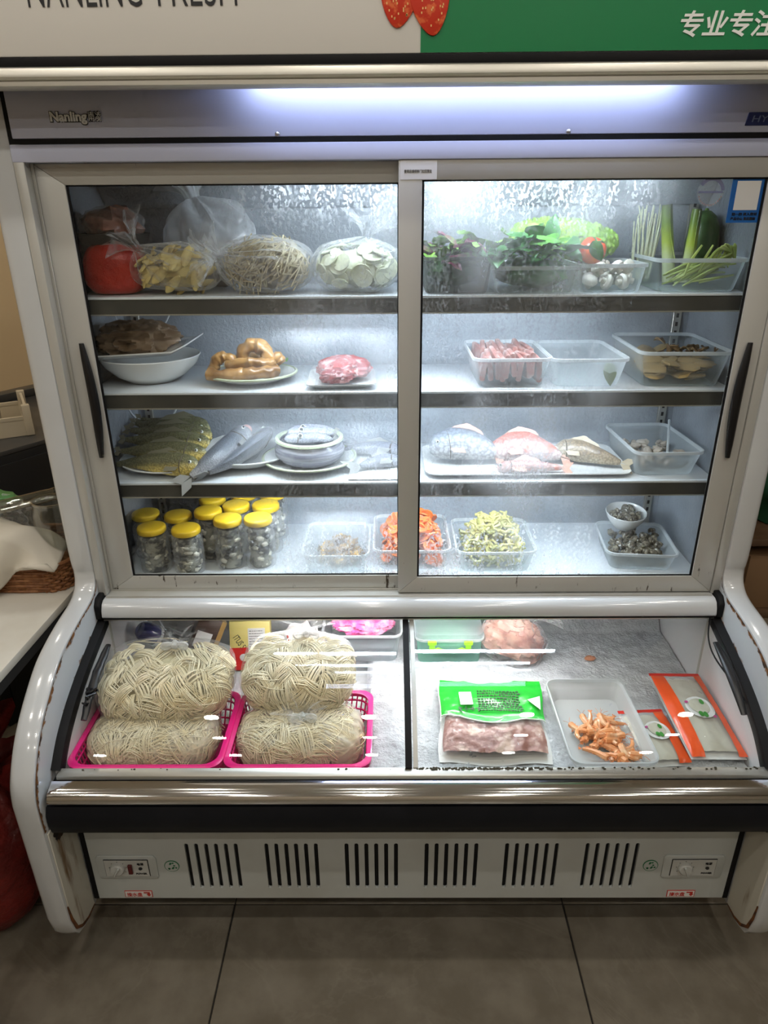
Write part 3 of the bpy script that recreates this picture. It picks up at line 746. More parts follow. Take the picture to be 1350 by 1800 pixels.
def plate(name, label, x, y, z, r, h=.018, sx=1., sy=1., m='white_china', rimm=None, n=44, cat='plate', tilt=(0, 0, 0), wall=.004, foot=.55):
    mb = MB().lathe([(0.0, .003), (r*foot, .003), (r*foot, 0), (r*foot + .004, 0), (r*.80, h*.45), (r, h), (r, h + .002), (r*.985, h + .003), (r*.80, h*.45 + wall), (r*.55, .006), (0, .006)], n, sx=sx, sy=sy)
    if rimm is None: return solid(name, mb, m, label, cat, loc=(x, y, z), rot=tilt)
    T = thing(name, label, cat, (x, y, z), 0, None, tilt)
    part('dish', mb, m, T)
    part('rim', MB().lathe([(r*.985, h - .001), (r + .0025, h), (r + .003, h + .003), (r*.985, h + .0045), (r*.955, h + .001)], n, sx=sx, sy=sy), rimm, T)
    return T
def bowl(name, label, x, y, z, r, h, sx=1., sy=1., m='white_china', n=48, cat='bowl', rimm=None, tilt=(0, 0, 0)):
    mb = MB().lathe([(0, .002), (r*.45, .002), (r*.47, 0), (r*.5, 0), (r*.72, h*.28), (r*.92, h*.68), (r, h), (r*.985, h + .0015), (r*.965, h), (r*.87, h*.66), (r*.66, h*.3), (r*.4, .007), (0, .006)], n, sx=sx, sy=sy)
    if rimm is None: return solid(name, mb, m, label, cat, loc=(x, y, z), rot=tilt)
    T = thing(name, label, cat, (x, y, z), 0, None, tilt)
    part('body', mb, m, T)
    part('rim', MB().lathe([(r*.99, h - .002), (r*1.03, h + .0005), (r*1.03, h + .005), (r*.98, h + .006), (r*.95, h)], n, sx=sx, sy=sy), rimm, T)
    return T

def sup(d, size, e=2.6):
    r = (abs(d.x)**e + abs(d.y)**e + abs(d.z)**e)**(-1/e)
    return V((d.x*r*size[0], d.y*r*size[1], d.z*r*size[2]))
def bag_shell(size, knot=(0, 0, 1), seed=1., wr=.10, folds=17, fold=.16, neck=.012, frill=.035, e=2.6, nu=72, nv=40, floor=None, cone=1.0):
    """closed film bag; the film gathers at the knot and flares out beyond it. Local to the bag's centre."""
    k = V(knot).normalized(); a = k.orthogonal().normalized(); b = k.cross(a)
    mb = MB(); rings = []; avg = (size[0] + size[1] + size[2])/3
    for j in range(nv + 1):
        t = j/nv; th = PI*(1 - t*.90) if cone else PI*(1-t)      # from far pole toward the knot
        ring = []
        for i in range(nu):
            ph = 2*PI*i/nu
            d = k*math.cos(th) + (a*math.cos(ph) + b*math.sin(ph))*math.sin(th)
            p = sup(d, size, e)
            g = max(0., (t - .42)/.58)**1.3
            f = math.sin(folds*ph + 3*nz(d, 2., seed))*g
            n1 = noise.ridged_multi_fractal(p*(.55/avg) + V((seed*3.1, seed, 7)), 1., 2.1, 3, 1., 2.) if wr else 0
            q = p*(1 + fold*f*.35 + wr*(n1 - 1.1)*.35)
            if t > .80:                                   # gather in toward the neck
                u = (t - .80)/.20; tip = sup(k, size, e)*1.10
                q = q.lerp(tip + (a*math.cos(ph) + b*math.sin(ph))*neck, u**1.2)
            if floor is not None: q.z = max(q.z, floor)
            ring.append(q)
        rings.append(ring)
    tip = sup(k, size, e)*1.10
    if frill:
        for u in (.25, .5, .75, 1.):
            ring = []
            for i in range(nu):
                ph = 2*PI*i/nu
                rad = neck*(1 + 3.4*u*u*(1 + .45*math.sin(5*ph + seed*2) + .35*math.sin(11*ph + seed)))
                side = V((nz((u*2, ph, seed), 1.), nz((u, ph + 4, seed), 1.), 0))*.012*u
                ring.append(tip + k*frill*u*(1 + .35*math.sin(3*ph + seed)) + (a*math.cos(ph) + b*math.sin(ph))*rad + side)
            rings.append(ring)
    mb.loft(rings, True, False); mb.add([V(p) for p in rings[0]], [tuple(range(nu))])
    return mb

def leaf_mesh(L, Wd, curl=.5, ruff=.1, seed=0., nu=8, nv=4, fold=.25, tip=1.):
    def fn(u, v):
        t = u; half = Wd*.5*(math.sin(PI*min(1, t**.75*.98 + .02))**.8) * (1 - .15*tip*t)
        s = (v - .5)*2
        ang = curl*t
        x = L*(math.sin(ang)/curl if abs(curl) > 1e-3 else t); z = -L*((1 - math.cos(ang))/curl if abs(curl) > 1e-3 else 0)
        z += abs(s)*half*fold + ruff*Wd*nz((t*4, s*2.2, seed), 1.)*abs(s)
        return V((x, s*half*(1 + ruff*.6*nz((t*5, s*3, seed + 5), 1.)), z))
    return MB().grid(fn, nu, nv)
def orient(pos, d, up=(0, 0, 1), roll=0.):
    x = V(d).normalized(); z = V(up) - x*V(up).dot(x)
    z = z.normalized() if z.length > 1e-5 else x.orthogonal().normalized()
    y = z.cross(x)
    M = Matrix((x, y, z)).transposed().to_4x4(); M = Matrix.Translation(V(pos)) @ M @ Matrix.Rotation(roll, 4, 'X')
    return M

def fish(name, label, spine, dorsal, prof, thick, mats, group=None, tail=.05, tailspread=.6, eye=True, fins=True, n=26, mouth=True, cat='fish', eyeat=.93, eyer=.0045, gill='gill_dark'):
    """fish lofted along a spine (tail first, head last); dorsal = direction of its back; prof = half height along it"""
    P = cr(spine, n); T = thing(name, label, cat, P[n//2], 0, group); o = P[n//2]
    D0 = V(dorsal).normalized(); rings = []; fr = []
    for i, p in enumerate(P):
        t = (P[min(i+1, n-1)] - P[max(i-1, 0)]).normalized(); dz = (D0 - t*D0.dot(t)).normalized(); sd = t.cross(dz)
        u = i/(n-1); h = lerp_tab(prof, u); wd = h*thick*(1 if u < .9 else 1)
        fr.append((p, t, dz, sd, h, wd))
        rings.append([p - o + dz*(h*math.sin(a)*(1.0 if math.sin(a) > 0 else .92)) + sd*(wd*math.cos(a)*(1 - .18*abs(math.sin(a)))) for a in [2*PI*q/16 for q in range(16)]])
    body = part('body', MB().loft(rings), mats[0], T)
    # tail fin
    p, t, dz, sd, h, wd = fr[0]; tf = MB()
    for s in (-1, 1):
        tf.add([p - o + sd*.0012 + dz*h*.2*s, p - o - t*tail*.35 + dz*(h + tail*.25)*s + sd*.0008, p - o - t*tail + dz*(tail*tailspread)*s, p - o - t*tail*.62 + sd*.0008,
                p - o - sd*.0012 + dz*h*.2*s, p - o - t*tail*.35 + dz*(h + tail*.25)*s - sd*.0008, p - o - t*tail*.62 - sd*.0008],
               [(0, 1, 2, 3), (4, 6, 2, 5), (0, 4, 5, 1), (1, 5, 2)])
    part('tail_fin', tf, mats[1], T, smooth=False)
    if fins:
        df = MB(); a, b = int(n*.36), int(n*.74); top = []; bot = []
        for i in range(a, b + 1):
            p, t, dz, sd, h, wd = fr[i]; u = (i - a)/(b - a)
            bot.append(p - o + dz*h*.96); top.append(p - o + dz*(h + .013*math.sin(PI*u)**.6*(1 - .4*abs(math.sin(u*26)))) - t*.006)
        m_ = len(bot); df.add(bot + top, [(i, i+1, m_+i+1, m_+i) for i in range(m_-1)])
        part('dorsal_fin', df, mats[1], T, smooth=False)
        for s in (-1, 1):
            p, t, dz, sd, h, wd = fr[int(n*.74)]
            q = p - o + sd*s*wd*1.02 - dz*h*.25
            part('pectoral_fin', MB().add([q, q - t*.030 - dz*.002 + sd*s*.004, q - t*.034 - dz*.014 + sd*s*.005, q - t*.006 - dz*.010 + sd*s*.002], [(0, 1, 2, 3)]), mats[1], T, smooth=False)
    if gill:
        i = int(n*.80); p, t, dz, sd, h, wd = fr[i]
        for s in (-1, 1):
            part('gill_cover', MB().tube([p - o + dz*h*math.sin(a)*1.0 + sd*s*wd*math.cos(a)*(1.01 - .18*abs(math.sin(a))) - t*.008*math.cos(a) for a in [-1.15 + 2.3*q/10 for q in range(11)]], lambda u: .0004 + .0011*math.sin(PI*u), 5), gill, T)
        p, t, dz, sd, h, wd = fr[-1]
        if mouth == 'open':
            k = part('mouth', MB().lathe([(0, .001), (.008, .001), (.0125, .007), (.0105, .0075), (.006, .002), (0, .002)], 18), 'mouth_pink', T)
            k.matrix_basis = orient(p - o - t*.002, dz, t)
            part('throat', MB().lathe([(0, .0035), (.0075, .0035)], 14), 'mouth_dark', k)
            q = fr[int(n*.84)]
            part('gill_flap', MB().blob(q[0] - o - q[2]*q[4]*.75 - q[3]*0 + V((0, -.008, 0)), (.009, .006, .012), 12, 8), 'gill_yellow', T, label='yellow gill flap')
        else:
            part('mouth', MB().tube([p - o + sd*wd*.8 - dz*h*.1 - t*.004, p - o + t*.0012, p - o - sd*wd*.8 - dz*h*.1 - t*.004], .0010, 5), gill, T)
    if eye:
        i = int((n-1)*eyeat); p, t, dz, sd, h, wd = fr[i]
        for s in (-1, 1):
            c = p - o + sd*s*wd*.86 + dz*h*.30
            e = part('eye', MB().blob(c, (eyer, eyer, eyer), 10, 7), 'eye_white', T)
            part('pupil', MB().blob(c + sd*s*eyer*.55 + V((0, 0, .0)), (eyer*.62,)*3, 8, 6), 'eye_black', e)
    return T
mat('gill_dark', (.07, .05, .03), .5); mat('gill_yellow', (.75, .48, .06), .4); mat('mouth_pink', (.62, .36, .34), .35); mat('mouth_dark', (.10, .02, .02), .5)
mat('eye_white', (.75, .76, .72), .15); mat('eye_black', (.01, .01, .012), .1)

def skin(name, back, belly, axis=(0, 0, 1), span=.02, scale=220., bumps=.5, spot=None, rough=.28, shift=0.):
    """fish skin: dark back to pale belly over object Z, with scale relief"""
    m, nt, out = _new(name)
    p = N(nt, 'ShaderNodeBsdfPrincipled'); nt.links.new(p.outputs[0], out.inputs[0])
    tc = N(nt, 'ShaderNodeTexCoord'); vt = N(nt, 'ShaderNodeVectorMath', operation='DOT_PRODUCT'); vt.inputs[1].default_value = axis
    nt.links.new(tc.outputs['Object'], vt.inputs[0])
    n = tex(nt, 30., 3)
    f = maprange(nt, mathn(nt, 'ADD', mathn(nt, 'ADD', vt.outputs['Value'], shift), mathn(nt, 'MULTIPLY', mathn(nt, 'SUBTRACT', n, .5), span*.8)), -span, span)
    c = mixc(nt, f, belly, back)
    vo = tex(nt, scale, kind='voronoi')
    c = mixc(nt, mathn(nt, 'MULTIPLY', maprange(nt, vo, .35, .7), .45), c, tuple(x*.35 for x in back))
    if spot: c = mixc(nt, maprange(nt, tex(nt, spot[1], 3), spot[2], spot[3]), c, spot[0])
    nt.links.new(c, p.inputs['Base Color']); setp(p, Roughness=rough)
    nt.links.new(bumpn(nt, vo, bumps, .0015), p.inputs['Normal'])

# ------------------------------------------------------------------ top shelf
Z1, Z2, Z3, Z4 = 1.3965, 1.2015, .9965, .7565
mat('dark_meat', (.16, .045, .025), .35, var=((.30, .12, .08), 30., .4, .65), bump=(40, .5, .004))
mat('tray_black', (.03, .03, .03), .4)
mat('red_bag', (.50, .025, .014), .28, var=((.38, .015, .012), 14., .4, .7), bump=(40, .8, .006))
mat('pale_goods', (.55, .47, .42), .5, var=((.6, .25, .22), 14., .5, .7))
mat('ginger', (.66, .52, .20), .5, var=((.48, .34, .10), 40., .42, .7))
mat('ginger_pale', (.76, .68, .36), .5)
mat('sprout', (.62, .54, .36), .45, var=((.42, .33, .18), 20., .4, .7))
mat('sprout_core', (.38, .31, .19), .7, var=((.20, .15, .08), 30., .4, .7))
mat('radish', (.78, .80, .60), .4, var=((.62, .66, .42), 12., .45, .7))
mat('radish_rim', (.82, .83, .72), .35)

# wrapped dark meat pack standing on a red bag, far left
T = thing('meat_pack', 'film-wrapped pack of dark red meat on top of red bag', 'meat pack', (-.612, .16, Z1 + .096))
part('tray', MB().loft([[V((a*s, b*s, z)) for a, b in rrect(.13, .10, .015)] for s, z in ((.9, 0), (1, .02), (.95, .021), (.85, .004))]), 'tray_black', T)
part('meat', MB().blob((0, 0, .038), (.058, .044, .032), 20, 12, .35, 14., 2.), 'dark_meat', T)
part('wrap', MB().blob((0, 0, .036), (.066, .052, .037), 30, 16, .14, 26., 5.), 'wrap_film', T)
mb = bag_shell((.062, .062, .055), (-.1, .5, .8), 3., .16, 9, .12, .01, 0, 3., 44, 26, -.047)
solid('plastic_bag', mb, 'red_bag', 'red plastic bag in the left corner under the meat pack', 'bag', loc=(-.612, .152, Z1 + .048))
# tall crumpled carrier bag at the back
T = thing('carrier_bag', 'tall crumpled translucent white carrier bag behind the knotted bags', 'bag', (-.435, .265, Z1))
part('film', bag_shell((.098, .060, .088), (-.30, .0, 1.), 6., .55, 9, .40, .016, .062, 2.4, 80, 46, -.084), 'loose_film', T, loc=(0, 0, .088))
part('handle_loop', MB().loft([[V((-.018 + .030*math.cos(a) , .01 + .012*math.sin(2*a)*k, .150 + .034*math.sin(a))) for k in (-1, 1)] for a in [PI*q/18 for q in range(-2, 21)]], closed=False, cap=False), 'loose_film', T)
part('contents', MB().blob((.0, .0, .055), (.075, .045, .052), 18, 12, .4, 16., 4.), 'pale_goods', T)

def slices(parent, name, count, size, mats, seed, rmin, rmax, e=2.4, rim=None, thick=.003, flat=.5, lift=0.):
    """round slices packed inside a bag"""
    random.seed(seed); me = MB().lathe([(0, 0), (rmax*.97, 0), (rmax, thick*.5), (rmax*.97, thick), (0, thick)], 18).mesh(name, mats)
    for q in range(count):
        d = V((random.uniform(-1, 1), random.uniform(-1.2, .5), random.uniform(-.7, 1))).normalized()
        p = sup(d, size, e)*random.uniform(.80, .90) + V((0, 0, lift))
        nr = (V((d.x/size[0], d.y/size[1], d.z/size[2])).normalized() + V((random.uniform(-flat, flat), random.uniform(-flat, flat), random.uniform(-flat, flat)))).normalized()
        M = orient(p, nr.orthogonal(), nr, random.uniform(-.2, .2)); k = random.uniform(rmin/rmax, 1)
        o = link(name, me, parent, mw=M @ Matrix.Diagonal((k, k, 1, 1)))
# bag of yellow bamboo slices
T = thing('knotted_bag', 'knotted clear bag of yellow sliced bamboo shoots beside the red bag', 'bag', (-.482, .135, Z1))
sz = (.086, .058, .045)
part('core', MB().blob((0, 0, .045), (.070, .045, .036), 18, 12, .3, 16., 3.), 'ginger', T)
random.seed(21)
gm = MB().loft([[V((x, w*math.cos(a), .003*math.sin(a) + .010*math.sin(x*60))) for a in [2*PI*k/8 for k in range(8)]] for x, w in ((-.020, .002), (-.014, .007), (0, .010), (.012, .008), (.019, .003))]).mesh('shoot_slice', 'ginger')
for q in range(46):
    d = V((random.uniform(-1, 1), random.uniform(-1.2, .4), random.uniform(-.6, 1))).normalized(); p = sup(d, sz, 2.4)*.86 + V((0, 0, .045))
    t = d.orthogonal(); t.rotate(Matrix.Rotation(random.uniform(-.9, .9), 3, d))
    link('shoot_slice', gm, T, mw=orient(p, t, d))
part('film', bag_shell((.092, .063, .049), (-.55, -.28, .62), 2.2, .34, 15, .26, .010, .045, 2.4, 80, 44, -.0475), 'bag_film', T, loc=(0, 0, .048))
# bag of pale bean sprouts
T = thing('knotted_bag', 'knotted clear bag of brownish bean sprouts in the middle of the left half', 'bag', (-.295, .145, Z1))
sz = (.088, .065, .050)
part('core', MB().blob((0, 0, .050), (.076, .054, .043), 20, 12, .25, 16., 6.), 'sprout_core', T)
mb = MB(); random.seed(33)
for q in range(210):
    d = V((random.uniform(-1, 1), random.uniform(-1.2, .5), random.uniform(-.6, 1))).normalized(); p = sup(d, sz, 2.4)*random.uniform(.82, .95) + V((0, 0, .050))
    t = d.orthogonal(); t.rotate(Matrix.Rotation(random.uniform(-.8, .8), 3, d)); L = random.uniform(.018, .032); s = d.cross(t)
    mb.tube([p - t*L + s*random.uniform(-.008, .008), p + d*.003, p + t*L + s*random.uniform(-.008, .008)], .0016, 4, False)
part('sprouts', mb, 'sprout', T, kind='stuff')
part('film', bag_shell((.097, .072, .056), (-.75, -.52, .30), 4.4, .34, 16, .28, .011, .04, 2.5, 84, 46, -.052), 'bag_film', T, loc=(0, 0, .0525))
# bag of white radish slices
T = thing('knotted_bag', 'knotted clear bag of pale round radish slices against the door stile', 'bag', (-.108, .145, Z1))
part('core', MB().blob((0, 0, .045), (.074, .050, .036), 18, 12, .2, 14., 8.), 'radish', T)
slices(T, 'radish_slice', 56, (.088, .064, .046), 'radish', 5, .013, .022, flat=.35, lift=.048)
part('film', bag_shell((.094, .070, .052), (.22, .1, 1.), 8.1, .34, 15, .28, .010, .035, 2.5, 84, 46, -.0485), 'bag_film', T, loc=(0, 0, .049))

# lettuce tub
mat('lettuce', (.18, .28, .06), .45, var=((.12, .018, .045), 26., .36, .55), bump=(60, .5, .003))
mat('lettuce_green', (.24, .42, .07), .45, var=((.12, .24, .04), 26., .42, .62), bump=(60, .5, .003))
mat('spinach', (.035, .15, .035), .38, var=((.08, .27, .06), 22., .45, .68), bump=(50, .4, .003))
mat('spinach_light', (.10, .30, .04), .4, var=((.05, .18, .03), 22., .45, .68), bump=(50, .4, .003))
tub('vegetable_tub', 'dark smoky tub holding red-edged lettuce', .098, .170, Z1, .142, .185, .070, .86, 0, 'smoky_tub', 'smoky_tub')
T = thing('lettuce_bunch', 'bunch of frilly green and purple lettuce leaves in the dark tub', 'lettuce', (.098, .165, Z1 + .006))
part('stems', MB().blob((0, 0, .034), (.054, .075, .030), 18, 10, .3, 14., 2.), 'spinach', T)
random.seed(4); lm = [leaf_mesh(.075, .055, .9, .38, s, 10, 6, .2).mesh('leaf', m) for s, m in ((1, 'lettuce'), (2, 'lettuce_green'), (3, 'lettuce'), (4, 'lettuce_green'), (5, 'spinach'))]
for q in range(36):
    x = random.uniform(-.056, .056); y = random.uniform(-.085, .07); az = random.uniform(-PI, PI); el = random.uniform(.15, 1.2)
    link('leaf', random.choice(lm), T, mw=orient((x, y, random.uniform(.050, .082)), (math.cos(az)*math.cos(el), math.sin(az)*math.cos(el) - .25, math.sin(el)), (0, 0, 1), random.uniform(-.5, .5)) @ Matrix.Scale(random.uniform(.6, 1.), 4))
# greens tub
tub('vegetable_tub', 'clear tub overflowing with dark green leafy greens', .256, .165, Z1, .176, .180, .052, .88, 0, 'clear_tub', 'milky_rim')
T = thing('leafy_greens', 'heap of dark green leaves spilling over the clear tub rim', 'greens', (.262, .150, Z1 + .006))
part('stems', MB().blob((0, .01, .028), (.072, .070, .030), 18, 10, .3, 14., 9.), 'spinach', T)
lm = [leaf_mesh(.078, .050, .7, .16, s, 8, 4, .22).mesh('leaf', m) for s, m in ((11, 'spinach'), (12, 'spinach'), (13, 'spinach_light'), (14, 'spinach'))]
random.seed(9)
for q in range(46):
    x = random.uniform(-.080, .075); y = random.uniform(-.090, .06); az = random.uniform(-PI, PI); el = random.uniform(-.1, .9)
    zz = .052 + .040*(1 - (x/.09)**2)*random.uniform(.4, 1.)
    link('leaf', random.choice(lm), T, mw=orient((x, y, zz), (math.cos(az)*math.cos(el), math.sin(az)*math.cos(el) - .3, math.sin(el)), (0, 0, 1), random.uniform(-.6, .6)) @ Matrix.Scale(random.uniform(.55, 1.), 4))
link('leaf', lm[2], T, mw=orient((.100, -.070, .092), (.45, -.30, -1), (.1, -1, .2), .5) @ Matrix.Scale(.58, 4))
link('leaf', lm[0], T, mw=orient((.020, -.02, .085), (.35, -.1, 1), (0, -1, .2), .2) @ Matrix.Scale(.8, 4))
# bitter melon, tomato
mat('bitter_melon', (.36, .56, .12), .32, var=((.24, .44, .06), 18., .4, .7))
mat('stem_green', (.10, .20, .04), .6)
mat('tomato', (.72, .075, .015), .14, var=((.75, .25, .04), 9., .5, .75), coat=.4)
def warty(c, axis, L, r, nu=110, nv=64):
    mb = MB(); k = V(axis).normalized(); a = k.orthogonal().normalized(); b = k.cross(a); rings = []
    for i in range(1, nu):
        u = i/nu; x = (u - .5)*2*L; rr = r*(1 - abs(2*u - 1)**2.6)**.62
        ring = []
        for j in range(nv):
            ph = 2*PI*j/nv; q = k*x + (a*math.cos(ph) + b*math.sin(ph))*rr
            dd = noise.voronoi(q*92)[0]; bump = .0075*max(0, 1 - (dd[0]*1.5)**2)
            ring.append(q + (a*math.cos(ph) + b*math.sin(ph))*bump)
        rings.append(ring)
    return mb.loft(rings)
T = thing('bitter_melon', 'large pale green warty bitter melon lying above the tubs', 'melon', (.343, .245, Z1 + .095), 0, None, (0, .09, -.05))
part('fruit', warty((0, 0, 0), (1, 0, 0), .122, .039), 'bitter_melon', T)
part('stem', MB().tube([(-.117, 0, 0), (-.128, 0, .003), (-.138, .002, .010)], .004, 8), 'stem_green', T)
T = thing('tomato', 'red tomato beside the bitter melon', 'tomato', (.382, .150, Z1 + .076))
mb = MB(); mb.lathe([(.0, -.024), (.012, -.0235), (.021, -.018), (.0275, -.006), (.028, .006), (.023, .018), (.013, .0235), (.005, .022), (0, .020)], 28); part('fruit', mb, 'tomato', T, rot=(.5, .3, 0))
part('calyx', MB().tube([(0, 0, .021), (.008, 0, .026), (.014, 0, .022)], .0018, 5).tube([(0, 0, .021), (-.007, .006, .025), (-.012, .010, .02)], .0018, 5).tube([(0, 0, .021), (-.003, -.008, .025), (-.005, -.014, .021)], .0018, 5), 'stem_green', T, rot=(.5, .3, 0))
# tub of white mushrooms
mat('mushroom', (.80, .77, .68), .5, var=((.66, .60, .48), 14., .5, .75))
tub('vegetable_tub', 'clear tub of white button mushrooms between greens and leeks', .412, .165, Z1, .132, .175, .055, .88, 0, 'clear_tub', 'milky_rim')
random.seed(14)
cap = MB().lathe([(0, -.012), (.006, -.012), (.006, -.002), (.0135, -.003), (.0165, .002), (.014, .009), (.008, .0125), (0, .0135)], 18).mesh('white_mushroom', 'mushroom')
for q, (x, y, z) in enumerate([(-.040, -.055, .018), (-.008, -.058, .019), (.026, -.055, .018), (.046, -.03, .020), (-.03, -.02, .020), (.006, -.022, .022), (-.045, .02, .018), (.035, .01, .020), (-.02, -.045, .042), (.018, -.040, .044), (.0, -.005, .046), (.04, -.03, .046), (-.035, .0, .044), (.012, .03, .03), (-.015, .05, .022)]):
    tag(link('white_mushroom', cap, None, (.412 + x, .165 + y, Z1 + z), (random.uniform(-.7, 2.2), random.uniform(-.8, .8), random.uniform(0, 6))), 'white button mushroom in the small clear tub', 'mushroom', 'white mushrooms in the clear tub')

# right tub with leeks, garlic sprouts, green melon and beans
tub('vegetable_tub', 'long milky tub of leeks and green beans at the far right', .592, .190, Z1, .172, .235, .064, .86, -.06, 'clear_tub', 'milky_rim')
mat('garlic_stalk', (.68, .70, .46), .4, var=((.78, .80, .64), 30., .4, .7))
T = thing('garlic_sprouts', 'upright bundle of thin pale garlic sprouts', 'sprouts', (.522, .245, Z1 + .012))
random.seed(17)
for q in range(24):
    x = random.uniform(-.020, .022); y = random.uniform(-.016, .02); h = random.uniform(.115, .152); lean = x*.5 + random.uniform(-.008, .008)
    part('stalk', MB().tube(cr([(x*.8, y, 0), (x + lean*.3, y, h*.5), (x + lean + (-.018 if q == 0 else 0), y + random.uniform(-.006, .006), h)], 7), lambda t: .0024*(1 - .45*t), 6), 'garlic_stalk', T)
def leekmat():
    m, nt, out = _new('leek'); p = N(nt, 'ShaderNodeBsdfPrincipled'); nt.links.new(p.outputs[0], out.inputs[0])
    tc = N(nt, 'ShaderNodeTexCoord'); sp = N(nt, 'ShaderNodeSeparateXYZ'); nt.links.new(tc.outputs['Object'], sp.inputs[0])
    n = tex(nt, 60., 3, stretch=(1, 1, .08))
    c = ramp(nt, mathn(nt, 'ADD', maprange(nt, sp.outputs[2], .01, .16, 0, 1, False), mathn(nt, 'MULTIPLY', mathn(nt, 'SUBTRACT', n, .5), .25)), [(.2, (.62, .68, .40)), (.45, (.42, .52, .06)), (.72, (.14, .22, .025)), (1., (.06, .09, .02))])
    nt.links.new(c, p.inputs['Base Color']); setp(p, Roughness=.38)
leekmat()
for x, y, ln, h, r, lab in ((.578, .225, -.026, .155, .0135, 'thick leek leaning left, dark green tip, beside garlic sprouts'), (.604, .20, .003, .146, .0120, 'upright pale leek with a cut green top')):
    T = thing('leek', lab, 'leek', (x, y, Z1 + .008))
    part('shaft', MB().tube(cr([(0, 0, 0), (ln*.35, 0, h*.35), (ln*.75, 0, h*.7), (ln, .002, h)], 12), lambda t, r=r: r*(1.05 - .22*t), 14), 'leek', T, sharp=1.2)
    part('leaf_edge', MB().tube(cr([(r*.4, -r*.9, h*.25), (ln*.6 + r*.1, -r*.9, h*.62), (ln + r*.2, -r*.72, h*.98)], 8), .0012, 5), 'leek', T)
mat('green_melon', (.040, .105, .028), .35, var=((.085, .16, .05), 7., .42, .62), stretch=(4, 4, .4))
T = thing('winter_melon', 'dark green striped melon standing at the back right', 'melon', (.653, .262, Z1 + .078))
part('fruit', MB().lathe([(.0, -.070), (.016, -.068), (.029, -.050), (.035, -.020), (.0355, .010), (.032, .040), (.022, .062), (.010, .072), (0, .074)], 26), 'green_melon', T)
part('blossom_end', MB().lathe([(0, .078), (.003, .077), (.005, .073)], 10), 'stem_green', T)
mat('green_bean', (.40, .50, .11), .4, var=((.52, .60, .20), 30., .4, .7))
random.seed(28)
for q in range(36):
    x0 = random.uniform(.535, .60); y0 = random.uniform(.095, .17); a = random.uniform(-.1, .45); L = random.uniform(.07, .12)
    z0 = random.uniform(.008, .030); z1 = z0 + random.uniform(.010, .050)
    x1 = min(x0 + L*math.cos(a), .664); y1 = y0 + L*math.sin(a)*.4
    pts = [(x0, y0, Z1 + z0), ((x0 + x1)/2, (y0 + y1)/2 - .004, Z1 + (z0 + z1)/2 + random.uniform(0, .012)), (x1, y1, Z1 + z1)]
    if q < 6: pts = [(.60 + q*.010, .11, Z1 + .045), (.625 + q*.008, .108 + .004*q, Z1 + .080 + .004*(q % 3)), (.655 + q*.002, .115, Z1 + .072 - .003*q)]
    if q in (6, 7): pts = [(.560 + .028*(q - 6), .10, Z1 + .03), (.570 + .026*(q - 6), .10, Z1 + .06), (.586 + .022*(q - 6), .098, Z1 + .088)]
    solid('green_bean', MB().tube(cr(pts, 9), lambda t: .0030*(.55 + .45*math.sin(PI*min(max(t, .05), .95))), 6), 'green_bean', 'slim yellow-green bean in the far right tub', 'bean', 'green beans in the right tub')

# ------------------------------------------------------------------ second shelf
mat('tripe', (.145, .085, .045), .38, var=((.23, .155, .095), 16., .4, .7), bump=(35, .6, .005))
mat('intestine', (.40, .21, .065), .28, var=((.20, .095, .03), 22., .42, .68), bump=(70, .5, .003), coat=.3)
mat('cut_end', (.70, .58, .42), .5)
bowl('serving_bowl', 'deep white oval serving bowl under the dish of tripe', -.582, .190, Z2, .110, .055, 1.02, .98)
T = thing('serving_dish', 'white rectangular dish with upturned edge stacked on the oval bowl', 'dish', (-.585, .190, Z2 + .058), 0, None, (0, -.03, 0))
def rr3(w, d, r, z): return [V((a, b, z + .022*max(0, a/(w/2) - .62)**1.2*2.2)) for a, b in rrect(w, d, r, 5)]
part('dish', MB().loft([rr3(.15, .12, .02, 0), rr3(.20, .17, .025, .006), rr3(.224, .196, .030, .013), rr3(.224, .196, .030, .016), rr3(.212, .184, .028, .0135), rr3(.17, .14, .025, .0075), rr3(.06, .05, .02, .005)]), 'white_china', T)
def folded(c, size, seed, f=5., amp=.35, nu=60, nv=36):
    mb = MB(); rings = []
    for j in range(nv + 1):
        ph = PI*(j + .001)/(nv + .002); ring = []
        for i in range(nu):
            th = 2*PI*i/nu; d = V((math.sin(ph)*math.cos(th), math.sin(ph)*math.sin(th), math.cos(ph)))
            n1 = noise.ridged_multi_fractal(d*f*.3 + V((seed, seed*2, 1)), 1., 2., 3, 1., 2.)
            p = V((d.x*size[0], d.y*size[1], d.z*size[2]))*(1 + amp*(n1 - 1.)*.5); p.z = max(p.z, -size[2]*.6)
            ring.append(p + V(c))
        rings.append(ring)
    return mb.loft(rings)
solid('cooked_tripe', folded((0, 0, .02), (.088, .070, .040), 3.2, 6., .55), 'tripe', 'crumpled heap of brown cooked tripe on the white dish', 'tripe', loc=(-.598, .178, Z2 + .071))
plate('oval_plate', 'pale green-rimmed plate under the braised intestines', -.352, .178, Z2, .096, .016, 1.05, 1.0, rimm='celadon')
random.seed(6)
gut = [[(-.085, -.055, .022), (-.05, -.064, .020), (-.01, -.060, .022), (.035, -.055, .024), (.065, -.035, .022)], [(-.080, -.030, .026), (-.068, -.030, .048), (-.045, -.028, .052), (-.03, -.03, .034)],
       [(-.02, .00, .03), (-.012, -.012, .060), (.012, -.015, .078), (.036, -.018, .066), (.045, -.02, .040)], [(-.045, -.045, .038), (-.01, -.050, .044), (.03, -.046, .042), (.055, -.03, .038)],
       [(.045, -.010, .034), (.062, -.012, .050), (.072, -.008, .036)], [(-.06, .02, .025), (-.02, .035, .035), (.03, .03, .035)]]
